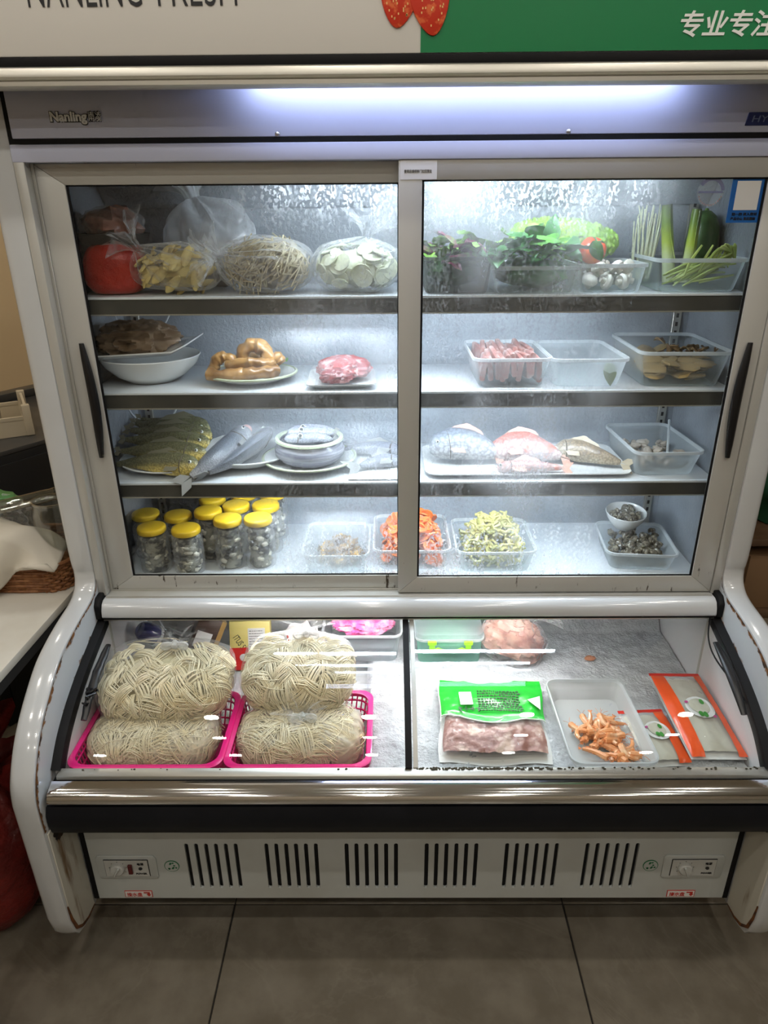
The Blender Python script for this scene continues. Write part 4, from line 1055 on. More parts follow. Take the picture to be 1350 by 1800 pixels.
for q, g in enumerate(gut):
    T = thing('braised_intestine', ['long braised intestine piece lying along the plate front', 'short curled braised intestine at the plate left', 'arched braised intestine on top of the heap', 'braised intestine laid across the middle of the heap', 'small braised intestine ring at the heap right', 'braised intestine at the back of the heap'][q], 'intestine', (-.352, .178, Z2 + .004), 0, 'braised intestines')
    P = cr(g, 22); rr = (.013, .012, .015, .012, .011, .014)[q]
    mb = MB().tube(cr(g, 60), lambda t, q=q, rr=rr: rr*(1 + .25*nz((t*7, q, 0), 1.)), 18)
    mb.v = [V(v) + V((nz(v, 55., q), nz(v, 55., q + 9), nz(v, 55., q + 17)))*.0048 + V((nz(v, 150., q), nz(v, 150., q + 9), nz(v, 150., q + 17)))*.0014 for v in mb.v]
    part('tube', mb, 'intestine', T, sharp=3.)
    part('cut_end', MB().tube([P[0] + (P[0] - P[1]).normalized()*.0004, P[0] + (P[0] - P[1]).normalized()*.0018], rr*.82, 12), 'cut_end', T)
mat('parsley', (.16, .34, .05), .5)
solid('herb_sprig', leaf_mesh(.04, .03, .6, .4, 3., 8, 4).grid(lambda u, v: V((.01 + .03*u, (v - .5)*.02 - .015, .006*math.sin(6*u))), 4, 2), 'parsley', 'small green herb sprig behind the intestines', 'herb', loc=(-.315, .225, Z2 + .026), rot=(0, -.4, .3))
mat('raw_meat', (.30, .035, .035), .3, var=((.66, .42, .40), 55., .53, .63), bump=(60, .9, .005), coat=.5)
mat('raw_meat_dark', (.20, .02, .024), .3, var=((.48, .22, .20), 55., .55, .65), bump=(60, .5, .003), coat=.4)
T = thing('meat_tray', 'square white plate of film-wrapped marbled red meat', 'meat tray', (-.146, .150, Z2), 0, None, (0, 0, .04))
part('plate', MB().loft([[V((a, b, z)) for a, b in rrect(w, d, .012)] for w, d, z in ((.11, .12, 0), (.150, .160, .010), (.150, .160, .012), (.115, .125, .004))]), 'white_china', T)
part('meat_slice', folded((.005, .015, .028), (.060, .055, .026), 4.4, 6., .35), 'raw_meat', T)
part('meat_slice', folded((-.012, -.035, .020), (.036, .030, .018), 8.4, 6., .35), 'raw_meat_dark', T)
part('wrap', MB().grid(lambda u, v: V(((u - .5)*.150, (v - .5)*.160, .013 + .044*(max(0, math.sin(PI*u)*math.sin(PI*v)))**.6 + .0015*nz((u*9, v*9, 2), 2.))), 30, 30), 'wrap_film', T)
# tubs on the right
tub('food_tub', 'milky tub packed with sliced red meat, second shelf', .222, .190, Z2, .160, .225, .064, .84, 0, 'clear_tub')
mat('frozen_meat', (.26, .085, .065), .45, var=((.52, .34, .30), 30., .45, .68))
random.seed(8); ms = MB().loft([[V((x*s, y, z*s)) for x, z in rrect(.012, .052, .004, 2)] for y, s in ((-.045, .95), (0, 1), (.045, .95))]).mesh('meat_slice', 'frozen_meat')
for q in range(20):
    tag(link('meat_slice', ms, None, (.165 + (q % 10)*.0125, .135 + .098*(q//10), Z2 + .036 + .004*(q % 3)), (random.uniform(-.1, .1), random.uniform(-.15, .15), random.uniform(-.12, .12))), 'upright slice of red meat in the milky tub', 'meat slice', 'red meat slices in the tub')
tub('food_tub', 'nearly empty milky tub with one green leaf', .386, .190, Z2, .158, .225, .062, .84)
mat('olive_leaf', (.09, .15, .02), .4, var=((.15, .22, .04), 20., .4, .7))
solid('green_leaf', leaf_mesh(.050, .030, .5, .1, 5., 8, 4), 'olive_leaf', 'single olive green leaf standing in the empty tub', 'leaf', loc=(.425, .092, Z2 + .050), rot=(.3, 1.1, -1.2))
tub('food_tub', 'tall milky tub of dark dried mushrooms and brown slices at right', .588, .195, Z2, .186, .245, .076, .84, -.03, 'clear_tub')
mat('dried_brown', (.115, .060, .022), .5, var=((.30, .20, .09), 14., .42, .68), bump=(40, .5, .003))
mat('soaked_tan', (.40, .27, .11), .4, var=((.26, .16, .05), 18., .42, .68))
mb = MB(); random.seed(12)
for q in range(90):
    c = V((.588 + random.uniform(-.062, .062), .195 + random.uniform(-.092, .085), Z2 + .010 + random.uniform(0, .040)))
    M = Matrix.Rotation(random.uniform(0, 6), 3, 'Z') @ Matrix.Rotation(random.uniform(-.5, .5), 3, 'X')
    mb.blob(c, (.032, .018, .005), 9, 6, .35, 22., q, M)
solid('soaked_mushrooms', mb, 'soaked_tan', 'tan soaked mushroom slices filling the tall right tub', 'mushrooms', kind='stuff')
random.seed(13)
for q in range(12):
    x = .555 + .011*q + random.uniform(-.006, .006); y = .15 + random.uniform(-.03, .07); z = Z2 + .062 + random.uniform(-.004, .010) + (.014 if q < 3 else 0)
    o = solid('dried_mushroom', leaf_mesh(random.uniform(.030, .042), .018, random.uniform(.8, 1.8), .5, q, 8, 4), 'dried_brown', 'dark curled dried mushroom strip on top of the right tub', 'mushroom', 'dried mushroom strips in the right tub', loc=(x, y, z), rot=(random.uniform(-.6, .6), random.uniform(-.5, .2), random.uniform(-2, 2)))
    md = o.modifiers.new('thick', 'SOLIDIFY'); md.thickness = .002
# cable loops on the left wall
mat('white_cable', (.70, .72, .74), .4)
solid('lamp_cable', MB().tube(cr([(-.691, .30, 1.345), (-.689, .32, 1.300), (-.672, .345, 1.275), (-.640, .345, 1.268), (-.605, .345, 1.282), (-.575, .345, 1.322), (-.560, .345, 1.36)], 30), .0022, 6), 'white_cable', 'thin white cable sagging behind the tripe dish', 'cable')
solid('lamp_cable', MB().tube(cr([(-.691, .28, 1.13), (-.689, .31, 1.085), (-.672, .345, 1.052), (-.645, .345, 1.044), (-.605, .345, 1.066), (-.582, .345, 1.10), (-.575, .345, 1.15)], 30), .0022, 6), 'white_cable', 'thin white cable sagging above the yellow fish', 'cable')
# ------------------------------------------------------------------ third shelf: fish
skin('croaker_skin', (.16, .155, .08), (.84, .66, .20), (0, .55, .84), .012, 240., .8, None, .24, .009)
skin('grey_skin', (.13, .14, .165), (.62, .62, .64), (0, -.3, .95), .018, 300., .35)
skin('silver_skin', (.22, .23, .28), (.52, .53, .57), (0, -.3, .95), .02, 300., .25, ((.25, .25, .29), 40., .55, .7), .2)
skin('scaled_grey_skin', (.20, .22, .26), (.60, .60, .62), (0, .35, .94), .03, 130., .9, ((.80, .34, .22), 9., .64, .76))
skin('red_skin', (.52, .20, .17), (.74, .62, .60), (0, .5, .86), .024, 150., .8, ((.72, .20, .14), 22., .58, .72))
skin('brown_skin', (.26, .19, .12), (.66, .60, .48), (0, -.4, .9), .02, 200., .4, ((.16, .11, .07), 40., .6, .72))
mat('fin_dark', (.22, .20, .13), .45); mat('fin_grey', (.27, .27, .26), .4); mat('fin_red', (.70, .40, .32), .4); mat('fin_tan', (.45, .38, .27), .45)
plate('fish_plate', 'white oval plate under the stack of yellow croakers', -.560, .190, Z3, .115, .016, 1.08, 1.0)
CP = [(0, .006), (.12, .009), (.35, .021), (.62, .028), (.78, .028), (.90, .022), (.97, .014), (1., .008)]
for q in range(6):
    u = q/5
    y0 = .100 + .145*u; z0 = Z3 + .026 + .048*math.sin(u*1.9)
    fish('yellow_croaker', ['yellow croaker with golden belly at the front of the stack', 'second yellow croaker from the front of the stack', 'third yellow croaker from the front of the stack', 'fourth yellow croaker, near the top of the stack', 'fifth yellow croaker, behind the top of the stack', 'rearmost yellow croaker in the stack'][q],
         [(-.675 + .004*q, y0 + .030, z0 - .006 + .004*q), (-.60, y0 + .012, z0 + .004), (-.53, y0 - .004, z0 + .004), (-.458 + .002*((q*3) % 5) - .007*abs(q - 2), y0 - .018, z0 + .004)],
         (0, .55, .84), CP, .52, ('croaker_skin', 'fin_dark'), 'yellow croakers', .022, .40, eyeat=.91, eyer=.0042)
plate('fish_plate', 'white oval plate under the two grey fish', -.385, .205, Z3, .112, .026, 1.0, .95)
GP = [(0, .008), (.15, .013), (.4, .024), (.7, .030), (.88, .028), (.96, .020), (1., .012)]
fish('grey_mullet', 'grey fish with open mouth and yellow gill, tail over the shelf edge', [(-.485, .0655, Z3 + .012), (-.462, .085, Z3 + .026), (-.430, .130, Z3 + .044), (-.404, .190, Z3 + .054), (-.390, .245, Z3 + .066)], (-.75, .25, .6), GP, .70, ('grey_skin', 'fin_grey'), None, .045, .5, eyeat=.90, mouth='open')
fish('grey_mullet', 'second grey fish lying on its side along the plate', [(-.448, .075, Z3 + .018), (-.415, .105, Z3 + .026), (-.380, .150, Z3 + .040), (-.355, .200, Z3 + .050), (-.342, .250, Z3 + .060)], (.75, -.1, .62), [(a, b*1.15) for a, b in GP], .60, ('grey_skin', 'fin_grey'), None, .040, .45, eyeat=.92)
# bowl of ribbon fish
mat('glazed_bowl', (.13, .13, .17), .2, var=((.50, .50, .55), 9., .38, .70), stretch=(.6, .6, 9), coat=.3)
plate('saucer', 'celadon saucer under the grey glazed bowl', -.232, .182, Z3, .110, .018, 1.0, 1.0, 'white_china', 'celadon')
T = thing('glazed_bowl', 'squat grey streaked bowl with a celadon rim holding ribbon fish', 'bowl', (-.230, .182, Z3 + .009))
pr = [(0, 0), (.058, 0), (.070, .006), (.082, .020), (.083, .034), (.074, .050), (.077, .054), (.074, .056), (.069, .052), (.070, .036), (.06, .012), (0, .008)]
part('body', MB().lathe(pr, 48), 'glazed_bowl', T)
part('rim', MB().lathe([(.073, .0495), (.081, .0545), (.080, .059), (.072, .060), (.069, .056)], 48), 'celadon', T)
RP = [(0, .004), (.2, .010), (.6, .014), (.85, .013), (.95, .009), (1., .003)]
for q, (yy, zz, lab) in enumerate([(.150, .066, 'silver ribbon fish with round eye at the front of the bowl'), (.172, .074, 'silver ribbon fish with round eye behind the front one'), (.200, .072, 'silver ribbon fish at the back of the bowl')]):
    fish('ribbon_fish', lab, [(-.176, yy + .035, Z3 + zz - .006), (-.205, yy + .014, Z3 + zz + .004), (-.240, yy - .002, Z3 + zz + .008), (-.283 + .004*q, yy - .006, Z3 + zz + .008)], (0, .55, .84), RP, .55, ('silver_skin', 'fin_grey'), 'ribbon fish in the bowl', .02, .3, fins=False, eyeat=.72, eyer=.0068)
# pale flat fish on paper between bowl and stile
mat('paper_white', (.82, .83, .83), .6)
solid('paper_sheet', MB().grid(lambda u, v: V(((u - .5)*.125, (v - .5)*.21, .0012 + .004*abs(nz((u*4, v*4, 1), 1.)))), 12, 16).grid(lambda u, v: V(((u - .5)*.125, (v - .5)*.21, .0)), 1, 1), 'paper_white', 'white paper sheet under the pale silver fish', 'paper', loc=(-.072, .175, Z3))
fish('pale_fish', 'pale silver fish with forked tail lying on white paper', [(-.108, .125, Z3 + .014), (-.075, .140, Z3 + .018), (-.045, .150, Z3 + .018), (-.012, .156, Z3 + .014)], (.2, .75, .6), [(0, .006), (.2, .012), (.5, .018), (.8, .018), (1, .007)], .6, ('silver_skin', 'fin_grey'), None, .042, .62)
fish('pale_fish', 'silver fish lying behind the forked-tail one', [(-.150, .235, Z3 + .018), (-.10, .230, Z3 + .022), (-.05, .225, Z3 + .022), (-.010, .222, Z3 + .018)], (0, .7, .7), [(0, .006), (.2, .014), (.5, .020), (.8, .018), (1, .007)], .7, ('silver_skin', 'fin_grey'), None, .03, .5)
# right half: three fish on white platters
T = thing('fish_platter', 'long white platter under the three fish right of the door stile', 'platter', (.275, .185, Z3))
part('dish', MB().loft([[V((a, b, z)) for a, b in rrect(w, d, .03)] for w, d, z in ((.40, .16, 0), (.470, .220, .008), (.470, .220, .010), (.42, .17, .004))]), 'white_china', T)
fish('scaled_fish', 'large grey scaled fish with orange belly patch', [(.208, .16, Z3 + .030), (.180, .165, Z3 + .040), (.145, .170, Z3 + .048), (.105, .172, Z3 + .050), (.055, .175, Z3 + .040)], (0, .35, .94), [(0, .012), (.2, .026), (.5, .038), (.75, .040), (.92, .030), (1., .014)], .75, ('scaled_grey_skin', 'fin_red'), None, .030, .5, eyeat=.9)
fish('red_fish', 'pink and red snapper lying in the middle of the platter', [(.362, .160, Z3 + .022), (.32, .168, Z3 + .034), (.275, .172, Z3 + .040), (.235, .172, Z3 + .038), (.195, .168, Z3 + .026)], (.05, .45, .9), [(0, .008), (.2, .024), (.45, .040), (.7, .038), (.9, .024), (1., .010)], .65, ('red_skin', 'fin_red'), None, .035, .5)
fish('red_fish', 'slim red fish lying along the platter front', [(.350, .100, Z3 + .016), (.30, .098, Z3 + .020), (.25, .100, Z3 + .020), (.205, .104, Z3 + .016)], (0, .6, .8), [(0, .005), (.25, .012), (.6, .016), (.85, .014), (1, .006)], .7, ('red_skin', 'fin_red'), None, .03, .5)
fish('brown_fish', 'flat brown fish at the right end of the platter', [(.490, .120, Z3 + .020), (.455, .140, Z3 + .026), (.415, .160, Z3 + .032), (.380, .175, Z3 + .034), (.350, .185, Z3 + .026)], (.15, .5, .85), [(0, .006), (.25, .018), (.55, .028), (.8, .026), (1, .010)], .6, ('brown_skin', 'fin_tan'), None, .034, .5)
# tub of shellfish
tub('food_tub', 'milky tub of pale shellfish at the right of the fish shelf', .582, .190, Z3, .150, .225, .060, .84, .03)
mat('clam_meat', (.55, .48, .40), .35, var=((.30, .24, .18), 24., .45, .7), bump=(60, .4, .002), coat=.3)
cm = [MB().blob((0, 0, 0), (.015, .010, .007), 12, 8, .5, 20., s).mesh('shellfish', 'clam_meat') for s in (1., 4., 7.)]
random.seed(31)
for q in range(34):
    tag(link('shellfish', random.choice(cm), None, (.582 + random.uniform(-.052, .052), .185 + random.uniform(-.082, .08), Z3 + .012 + .026*(q/34)), (random.uniform(-.6, .6), random.uniform(-.6, .6), random.uniform(0, 6))), 'pale plump shellfish in the tub beside the brown fish', 'shellfish', 'shellfish in the tub')
solid('tub_spoon', MB().tube([(.598, .13, Z3 + .040), (.615, .18, Z3 + .070), (.628, .22, Z3 + .092)], .003, 6), 'milky_rim', 'clear plastic stick leaning in the shellfish tub', 'stick')

# ------------------------------------------------------------------ chamber floor: jars and tubs
mat('yellow_lid', (.80, .52, .02), .35)
film('jar_plastic', a=.04, b=.40, rough=.05, bump=(20, .1, .002))
mat('oyster', (.36, .35, .29), .32, var=((.05, .05, .048), 34., .42, .58), coat=.4)
mat('oyster_pale', (.74, .71, .60), .32, var=((.26, .25, .21), 34., .45, .65), coat=.4)
jp = [(0, .001), (.026, .001), (.0305, .004)]
for k in range(4): z = .008 + k*.024; jp += [(.0315, z + .004), (.0315, z + .014), (.0295, z + .018), (.0295, z + .021)]
jp += [(.031, .108), (.029, .116), (.0255, .121), (.0255, .126)]
jar_me = MB().lathe(jp, 28).mesh('jar_wall', 'jar_plastic')
lid_prof = [(0, .138), (.024, .138), (.0275, .1365), (.0285, .133), (.0285, .122), (.0275, .1205), (.0255, .1205)]
def lidmb():
    mb = MB(); rings = []
    for r, z in lid_prof: rings.append([V(((r + (.0006*(1 if k % 2 else -1) if .121 < z < .1345 else 0))*math.cos(2*PI*k/56), (r + (.0006*(1 if k % 2 else -1) if .121 < z < .1345 else 0))*math.sin(2*PI*k/56), z)) for k in range(56)])
    return mb.loft(rings, True, False)
lid_me = lidmb().mesh('lid', 'yellow_lid', sharp=1.)
oy = []
for s in range(3):
    random.seed(50 + s); mb = MB()
    for q in range(70):
        a = random.random()*2*PI; r = .0275*math.sqrt(random.uniform(.35, 1.)); z = .006 + .105*(q/70) + random.uniform(-.003, .003)
        mb.m = 1 if random.random() < .4 else 0
        M = Matrix.Rotation(a, 3, 'Z') @ Matrix.Rotation(random.uniform(-.9, .9), 3, 'X')
        mb.blob((r*.86*math.cos(a), r*.86*math.sin(a), max(z, .008)), (.004, .0085, .006), 8, 6, .5, 22., q + s, M)
    mb.m = 0; mb.lathe([(0, .004), (.021, .004), (.021, .110), (0, .112)], 12)
    oy.append(mb.mesh('oysters', ['oyster', 'oyster_pale']))
JARS = [(-.606, .100, 'front row jar at the far left'), (-.522, .092, 'front row jar, second from the left'), (-.428, .118, 'front row jar, third from the left'), (-.356, .122, 'front row jar at the right end'),
        (-.563, .172, 'second row jar between the two leftmost front jars'), (-.486, .166, 'second row jar between the second and third front jars'), (-.646, .182, 'dim jar at the back left'), (-.424, .200, 'second row jar behind the third front jar'), (-.350, .202, 'second row jar behind the right end jar'),
        (-.420, .280, 'rear row jar behind the third front jar'), (-.346, .284, 'rear row jar at the right end'), (-.494, .246, 'rear row jar in the middle')]
for q, (x, y, lab) in enumerate(JARS):
    T = thing('oyster_jar', 'yellow-lidded clear jar of oysters, ' + lab, 'jar', (x, y, Z4), q*.7, 'jars of oysters'); T.scale = (1.16, 1.16, .84 if q < 2 or q in (4, 6) else .94)
    link('jar_wall', jar_me, T); link('lid', lid_me, T); tag(link('oysters', oy[q % 3], T), None, None, None, 'stuff')
T = thing('oyster_jar', 'tilted clear oyster jar lying across the others, yellow lid facing out', 'jar', (-.498, .240, .925), 0, 'jars of oysters', (1.25, 0, .10))
T.location = (-.497, .300, Z4 + .152)
link('jar_wall', jar_me, T); link('lid', lid_me, T); tag(link('oysters', oy[1], T), None, None, None, 'stuff')

tub('food_tub', 'shallow milky tub of brown braised pieces beside the jars', -.170, .155, Z4, .152, .185, .055, .86)
tub('food_tub', 'milky tub of orange carrot behind the door stile', .012, .180, Z4, .178, .205, .060, .86, 0, 'clear_tub')
tub('food_tub', 'milky tub heaped with yellow-green vegetables', .212, .162, Z4, .182, .190, .060, .86, 0, 'clear_tub')
tub('food_tub', 'milky tub of dark snails at the bottom right', .568, .165, Z4, .160, .180, .048, .86, -.10)
mat('braised', (.24, .15, .06), .4, var=((.10, .06, .025), 20., .42, .65)); mat('braised_gold', (.58, .36, .10), .4)
mat('carrot', (.85, .20, .03), .4, var=((.72, .13, .03), 20., .4, .7))
mat('yellow_veg', (.60, .54, .20), .45, var=((.38, .38, .12), 24., .42, .68))
bpz = [MB().blob((0, 0, 0), (.016, .011, .007), 10, 7, .6, 18., s).mesh('braised_piece', m) for s, m in ((2., 'braised'), (5., 'braised'), (8., 'braised_gold'))]
random.seed(61)
for q in range(60):
    r = math.sqrt(random.random()); a = random.random()*6.3
    tag(link('braised_piece', bpz[2] if q % 6 == 0 else random.choice(bpz[:2]), None, (-.165 + .050*r*math.cos(a), .160 + .062*r*math.sin(a), Z4 + .012 + .050*(1 - r)*(.4 + q/90)), (random.uniform(-.7, .7), random.uniform(-.7, .7), random.uniform(0, 6))), 'dark braised piece in the shallow tub beside the jars', 'braised piece', 'braised pieces in the shallow tub')
cs_ = [MB().lathe([(0, 0), (.0165*k, 0), (.017*k, .002), (.0165*k, .004), (0, .004)], 14).mesh('carrot_slice', 'carrot') for k in (1., .8)]
random.seed(62)
for q in range(220):
    zz = .008 + .084*(q/220); k = 1 - max(0, zz - .058)/.085
    tag(link('carrot_slice', random.choice(cs_), None, (.012 + random.uniform(-.066, .066)*k, .180 + random.uniform(-.078, .078)*k, Z4 + zz), (random.uniform(-1.1, 1.1), random.uniform(-1.1, 1.1), random.uniform(0, 6))), 'orange carrot slice in the tub behind the stile', 'carrot slice', 'carrot slices in the tub')
mb = MB(); random.seed(63)
for q in range(420):
    zz = .008 + .094*(q/420); k = 1 - max(0, zz - .058)/.085
    c = V((.212 + random.uniform(-.068, .068)*k, .162 + random.uniform(-.072, .072)*k, Z4 + zz)); d = V((random.uniform(-1, 1), random.uniform(-1, 1), random.uniform(-.6, .6))).normalized(); s = d.orthogonal()
    mb.tube([c - d*.013, c + s*.005, c + d*.013], lambda t: .0044*(1 - .4*t), 5)
solid('shredded_vegetables', mb, 'yellow_veg', 'heap of shredded yellow-green vegetables in the milky tub', 'vegetables', kind='stuff')
mat('snail_shell', (.10, .085, .06), .35, var=((.34, .30, .22), 60., .45, .62), coat=.3)
def snail():
    mb = MB(); pts = []; 
    for i in range(26):
        t = i/25; a = t*4.2*PI; r = .0058*(1 - t)**.9 + .0004; pts.append(V((r*math.cos(a), r*math.sin(a), .013*t)))
    return mb.tube(pts, lambda t: .0048*(1 - t)**.8 + .0006, 7)
sn = snail().mesh('river_snail', 'snail_shell'); random.seed(64)
for q in range(110):
    zz = .008 + .032*(q/110)
    u, v = random.uniform(-.060, .060), random.uniform(-.068, .068); ca, sa = math.cos(-.10), math.sin(-.10)
    tag(link('river_snail', sn, None, (.568 + u*ca - v*sa, .165 + u*sa + v*ca, Z4 + zz), (random.uniform(-2, 2), random.uniform(-2, 2), random.uniform(0, 6))), 'small dark river snail in the bottom right tub', 'snail', 'river snails in the tub')
bowl('small_bowl', 'small white bowl of dark snails resting on the snail tub', .556, .222, Z4 + .053, .050, .042, tilt=(.12, 0, 0))
for q in range(24):
    r = .036*math.sqrt(random.random()); a = random.random()*6.3
    tag(link('river_snail', sn, None, (.556 + r*math.cos(a), .222 + r*math.sin(a), Z4 + .053 + .030 + .004*(q % 3)), (random.uniform(-2, 2), random.uniform(-2, 2), random.uniform(0, 6))), 'small dark river snail in the little white bowl', 'snail', 'river snails in the small bowl')
# ------------------------------------------------------------------ freezer goods
ZF = .4505
mat('frost', (.62, .64, .67), .55, var=((.46, .48, .51), 26., .40, .68), bump=(150, 1., .006))
def frostbed():
    def fn(u, v):
        x = -.10 + u*.795; y = -.33 + v*.62
        h = .494 + .006*nz((x*14, y*14, 1), 1.) + .0035*nz((x*60, y*60, 4), 1.) + .0018*nz((x*140, y*140, 9), 1.)
        h -= max(0., (-.085 - x)/.015)*.02
        if y > .215: h += (y - .215)*1.6*(1 + .4*nz((x*12, y*12, 3), 1.))
        h += .014*math.exp(-((x - .10)/.10)**2 - ((y - .052)/.022)**2)*(1 + .7*nz((x*50, y*50, 2), 1.))
        return V((x, y, h))
    mb = MB().grid(fn, 170, 130)
    return mb
solid('frost_bed', frostbed(), 'frost', 'thick white frost covering the freezer floor', 'frost', kind='stuff', sharp=3.)
# pink mesh baskets
mat('hot_pink', (.98, .014, .26), .30, coat=.2)
def basket(x0, x1, y0, y1, z0, z1, lab):
    cx, cy = (x0 + x1)/2, (y0 + y1)/2; w, d, h = x1 - x0, y1 - y0, z1 - z0
    T = thing('pink_basket', lab, 'basket', (cx, cy, z0), 0, 'pink plastic baskets')
    def ring(s, z, e=0.): return [V((a, b, z)) for a, b in rrect(w*s + e, d*s + e, .03*s, 5)]
    part('rim', MB().loft([ring(1, h - .014, -.006), ring(1, h - .013, .004), ring(1, h - .002, .006), ring(1, h, .0), ring(1, h - .002, -.016), ring(1, h - .012, -.012)], cap=False), 'hot_pink', T)
    sl = MB(); lo = rrect(w*.90, d*.88, .026, 5); hi = rrect(w - .008, d - .008, .03, 5); n = 84
    def at_(poly, t):
        L = [math.dist(poly[i], poly[(i+1) % len(poly)]) for i in range(len(poly))]; s = t*sum(L); i = 0
        while s > L[i] and i < len(L) - 1: s -= L[i]; i += 1
        a, b = poly[i], poly[(i+1) % len(poly)]; k = s/max(L[i], 1e-9); return (a[0] + (b[0] - a[0])*k, a[1] + (b[1] - a[1])*k)
    for k in range(n):
        a, b = at_(lo, k/n), at_(hi, k/n); sl.tube([(a[0], a[1], .002), (b[0], b[1], h - .010)], .0022, 4, False)
    for zz in (.25, .5, .75):
        pl = [(a[0] + (b[0] - a[0])*zz, a[1] + (b[1] - a[1])*zz, h*zz) for a, b in ((at_(lo, k/60), at_(hi, k/60)) for k in range(61))]
        sl.tube(pl, .0022, 4, False)
    part('mesh_wall', sl, 'hot_pink', T, kind='stuff')
    part('floor', MB().loft([ring(.90, .0), ring(.90, .003)]), 'hot_pink', T, sharp=.5)
basket(-.694, -.384, -.3255, -.090, ZF + .0005, .5385, 'hot pink mesh basket at the left end of the freezer')
basket(-.378, -.083, -.3255, -.088, ZF + .0005, .5385, 'hot pink mesh basket beside the black lid divider')
# bags of noodles
mat('noodle', (.97, .86, .63), .42, var=((.92, .77, .50), 10., .4, .7))
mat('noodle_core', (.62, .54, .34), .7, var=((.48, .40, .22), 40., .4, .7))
film('noodle_film', a=.015, b=.30, rough=.10, bump=(45, .8, .005), facing=.35)
film('noodle_film_misty', a=.07, b=.36, rough=.14, bump=(45, .8, .006), facing=.4, cloud=(14, .45, .75, .30), haze=(.92, .88, .84))
def noodle_bag(lab, c, size, knot, seed, rot, film_m, frill, messy=.3, nb=150):
    T = thing('noodle_bag', lab, 'noodle bag', c, 0, 'knotted bags of fresh noodles', rot)
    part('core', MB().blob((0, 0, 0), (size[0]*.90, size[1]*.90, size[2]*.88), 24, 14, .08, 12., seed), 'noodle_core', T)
    mb = MB(); random.seed(int(seed*100))
    # skeins: parallel strands that bow over the surface of the loaf
    for q in range(nb + 64):
        top = q >= nb; n_ = 64 if top else nb; i = (q - nb if top else q) + .5; ph = math.acos(1 - 2*i/n_); th = PI*(1 + 5**.5)*i
        d = V((math.cos(th)*math.sin(ph), math.sin(th)*math.sin(ph), math.cos(ph)))
        if d.y > .55: continue
        p = sup(d, size, 3.3)*(.955 if top else .925); nr = V((d.x/size[0], d.y/size[1], d.z/size[2])).normalized()
        t = nr.orthogonal().normalized(); t.rotate(Matrix.Rotation(random.uniform(0, PI), 3, nr)); s = nr.cross(t)
        L = random.uniform(.020, .032); wd = random.uniform(.026, .034); cv = random.uniform(-.5, .5); ns = 15
        for k in range(ns):
            v = (k/(ns-1) - .5)*wd; pts = []; j = random.uniform(-.0015, .0015)*(1 + 2*messy)
            for m_ in range(8):
                u = (m_/7 - .5)*2
                arch = (1 - u*u)*((.015 - .012*(v/wd*2)**2) if top else (.008 - .005*(v/wd*2)**2))
                pts.append(p + t*(L*u) + s*(v*(1 - .35*u*u) + cv*L*.35*(u*u) + j*2) + nr*(arch - (.010 if top else .005) + j*.5))
            mb.tube(pts, .00095, 4, False)
    for q in range(int(70*messy)):
        d = V((random.uniform(-1, 1), random.uniform(-1, .4), random.uniform(-.4, 1))).normalized(); pts = []
        t = d.orthogonal().normalized(); t.rotate(Matrix.Rotation(random.uniform(0, 6), 3, d)); w_ = random.uniform(-.9, .9)
        for m_ in range(9):
            dd = (d + t*(m_/8 - .5)*.9 + d.cross(t)*w_*((m_/8 - .5)**2)*1.6).normalized(); pts.append(sup(dd, size, 3.3)*.985)
        mb.tube(pts, .00095, 4, False)
    part('noodles', mb, 'noodle', T, kind='stuff')
    part('film', bag_shell((size[0]*1.03, size[1]*1.03, size[2]*1.04), knot, seed, .05, 19, .10, .010, frill, 3.3, 84, 46, None), film_m, T)
    if frill:
        k = V(knot).normalized(); tip = sup(k, (size[0]*1.03, size[1]*1.03, size[2]*1.04), 3.3)*1.08
        kb = MB().blob(tip, (.011, .011, .009), 12, 8, .3, 20., seed)
        for s in (-1, 1):
            kb.tube(cr([tip, tip + V((s*.014, -.004, .006)), tip + V((s*.026, -.006, .004)), tip + V((s*.020, -.008, -.004)), tip], 14), lambda t: .0035 + .0025*math.sin(PI*t), 6)
        part('knot', kb, 'knot_film', T)
    return T
film('knot_film', a=.45, b=.45, rough=.15, bump=(80, 1., .006), haze=(.92, .92, .90))
noodle_bag('knotted bag of pale noodles in front of the left pink basket', (-.548, -.212, .512), (.132, .084, .052), (-.15, .5, .8), 1.3, (0, 0, 0), 'noodle_film_misty', .0, .8)
noodle_bag('knotted bag of neat noodle skeins stacked on the left front bag', (-.540, -.118, .5900), (.143, .104, .0580), (.1, .40, .92), 2.7, (.22, 0, .03), 'noodle_film', .030, .25)
noodle_bag('knotted bag of noodles under the stacked one in the right pink basket', (-.234, -.212, .514), (.130, .084, .054), (.05, -.1, 1.), 3.9, (0, 0, 0), 'noodle_film_misty', .028, .9)
noodle_bag('knotted bag of neat noodle skeins stacked in the right pink basket', (-.247, -.100, .6000), (.124, .098, .0570), (.1, .5, .87), 5.1, (.22, 0, -.02), 'noodle_film', .026, .2)
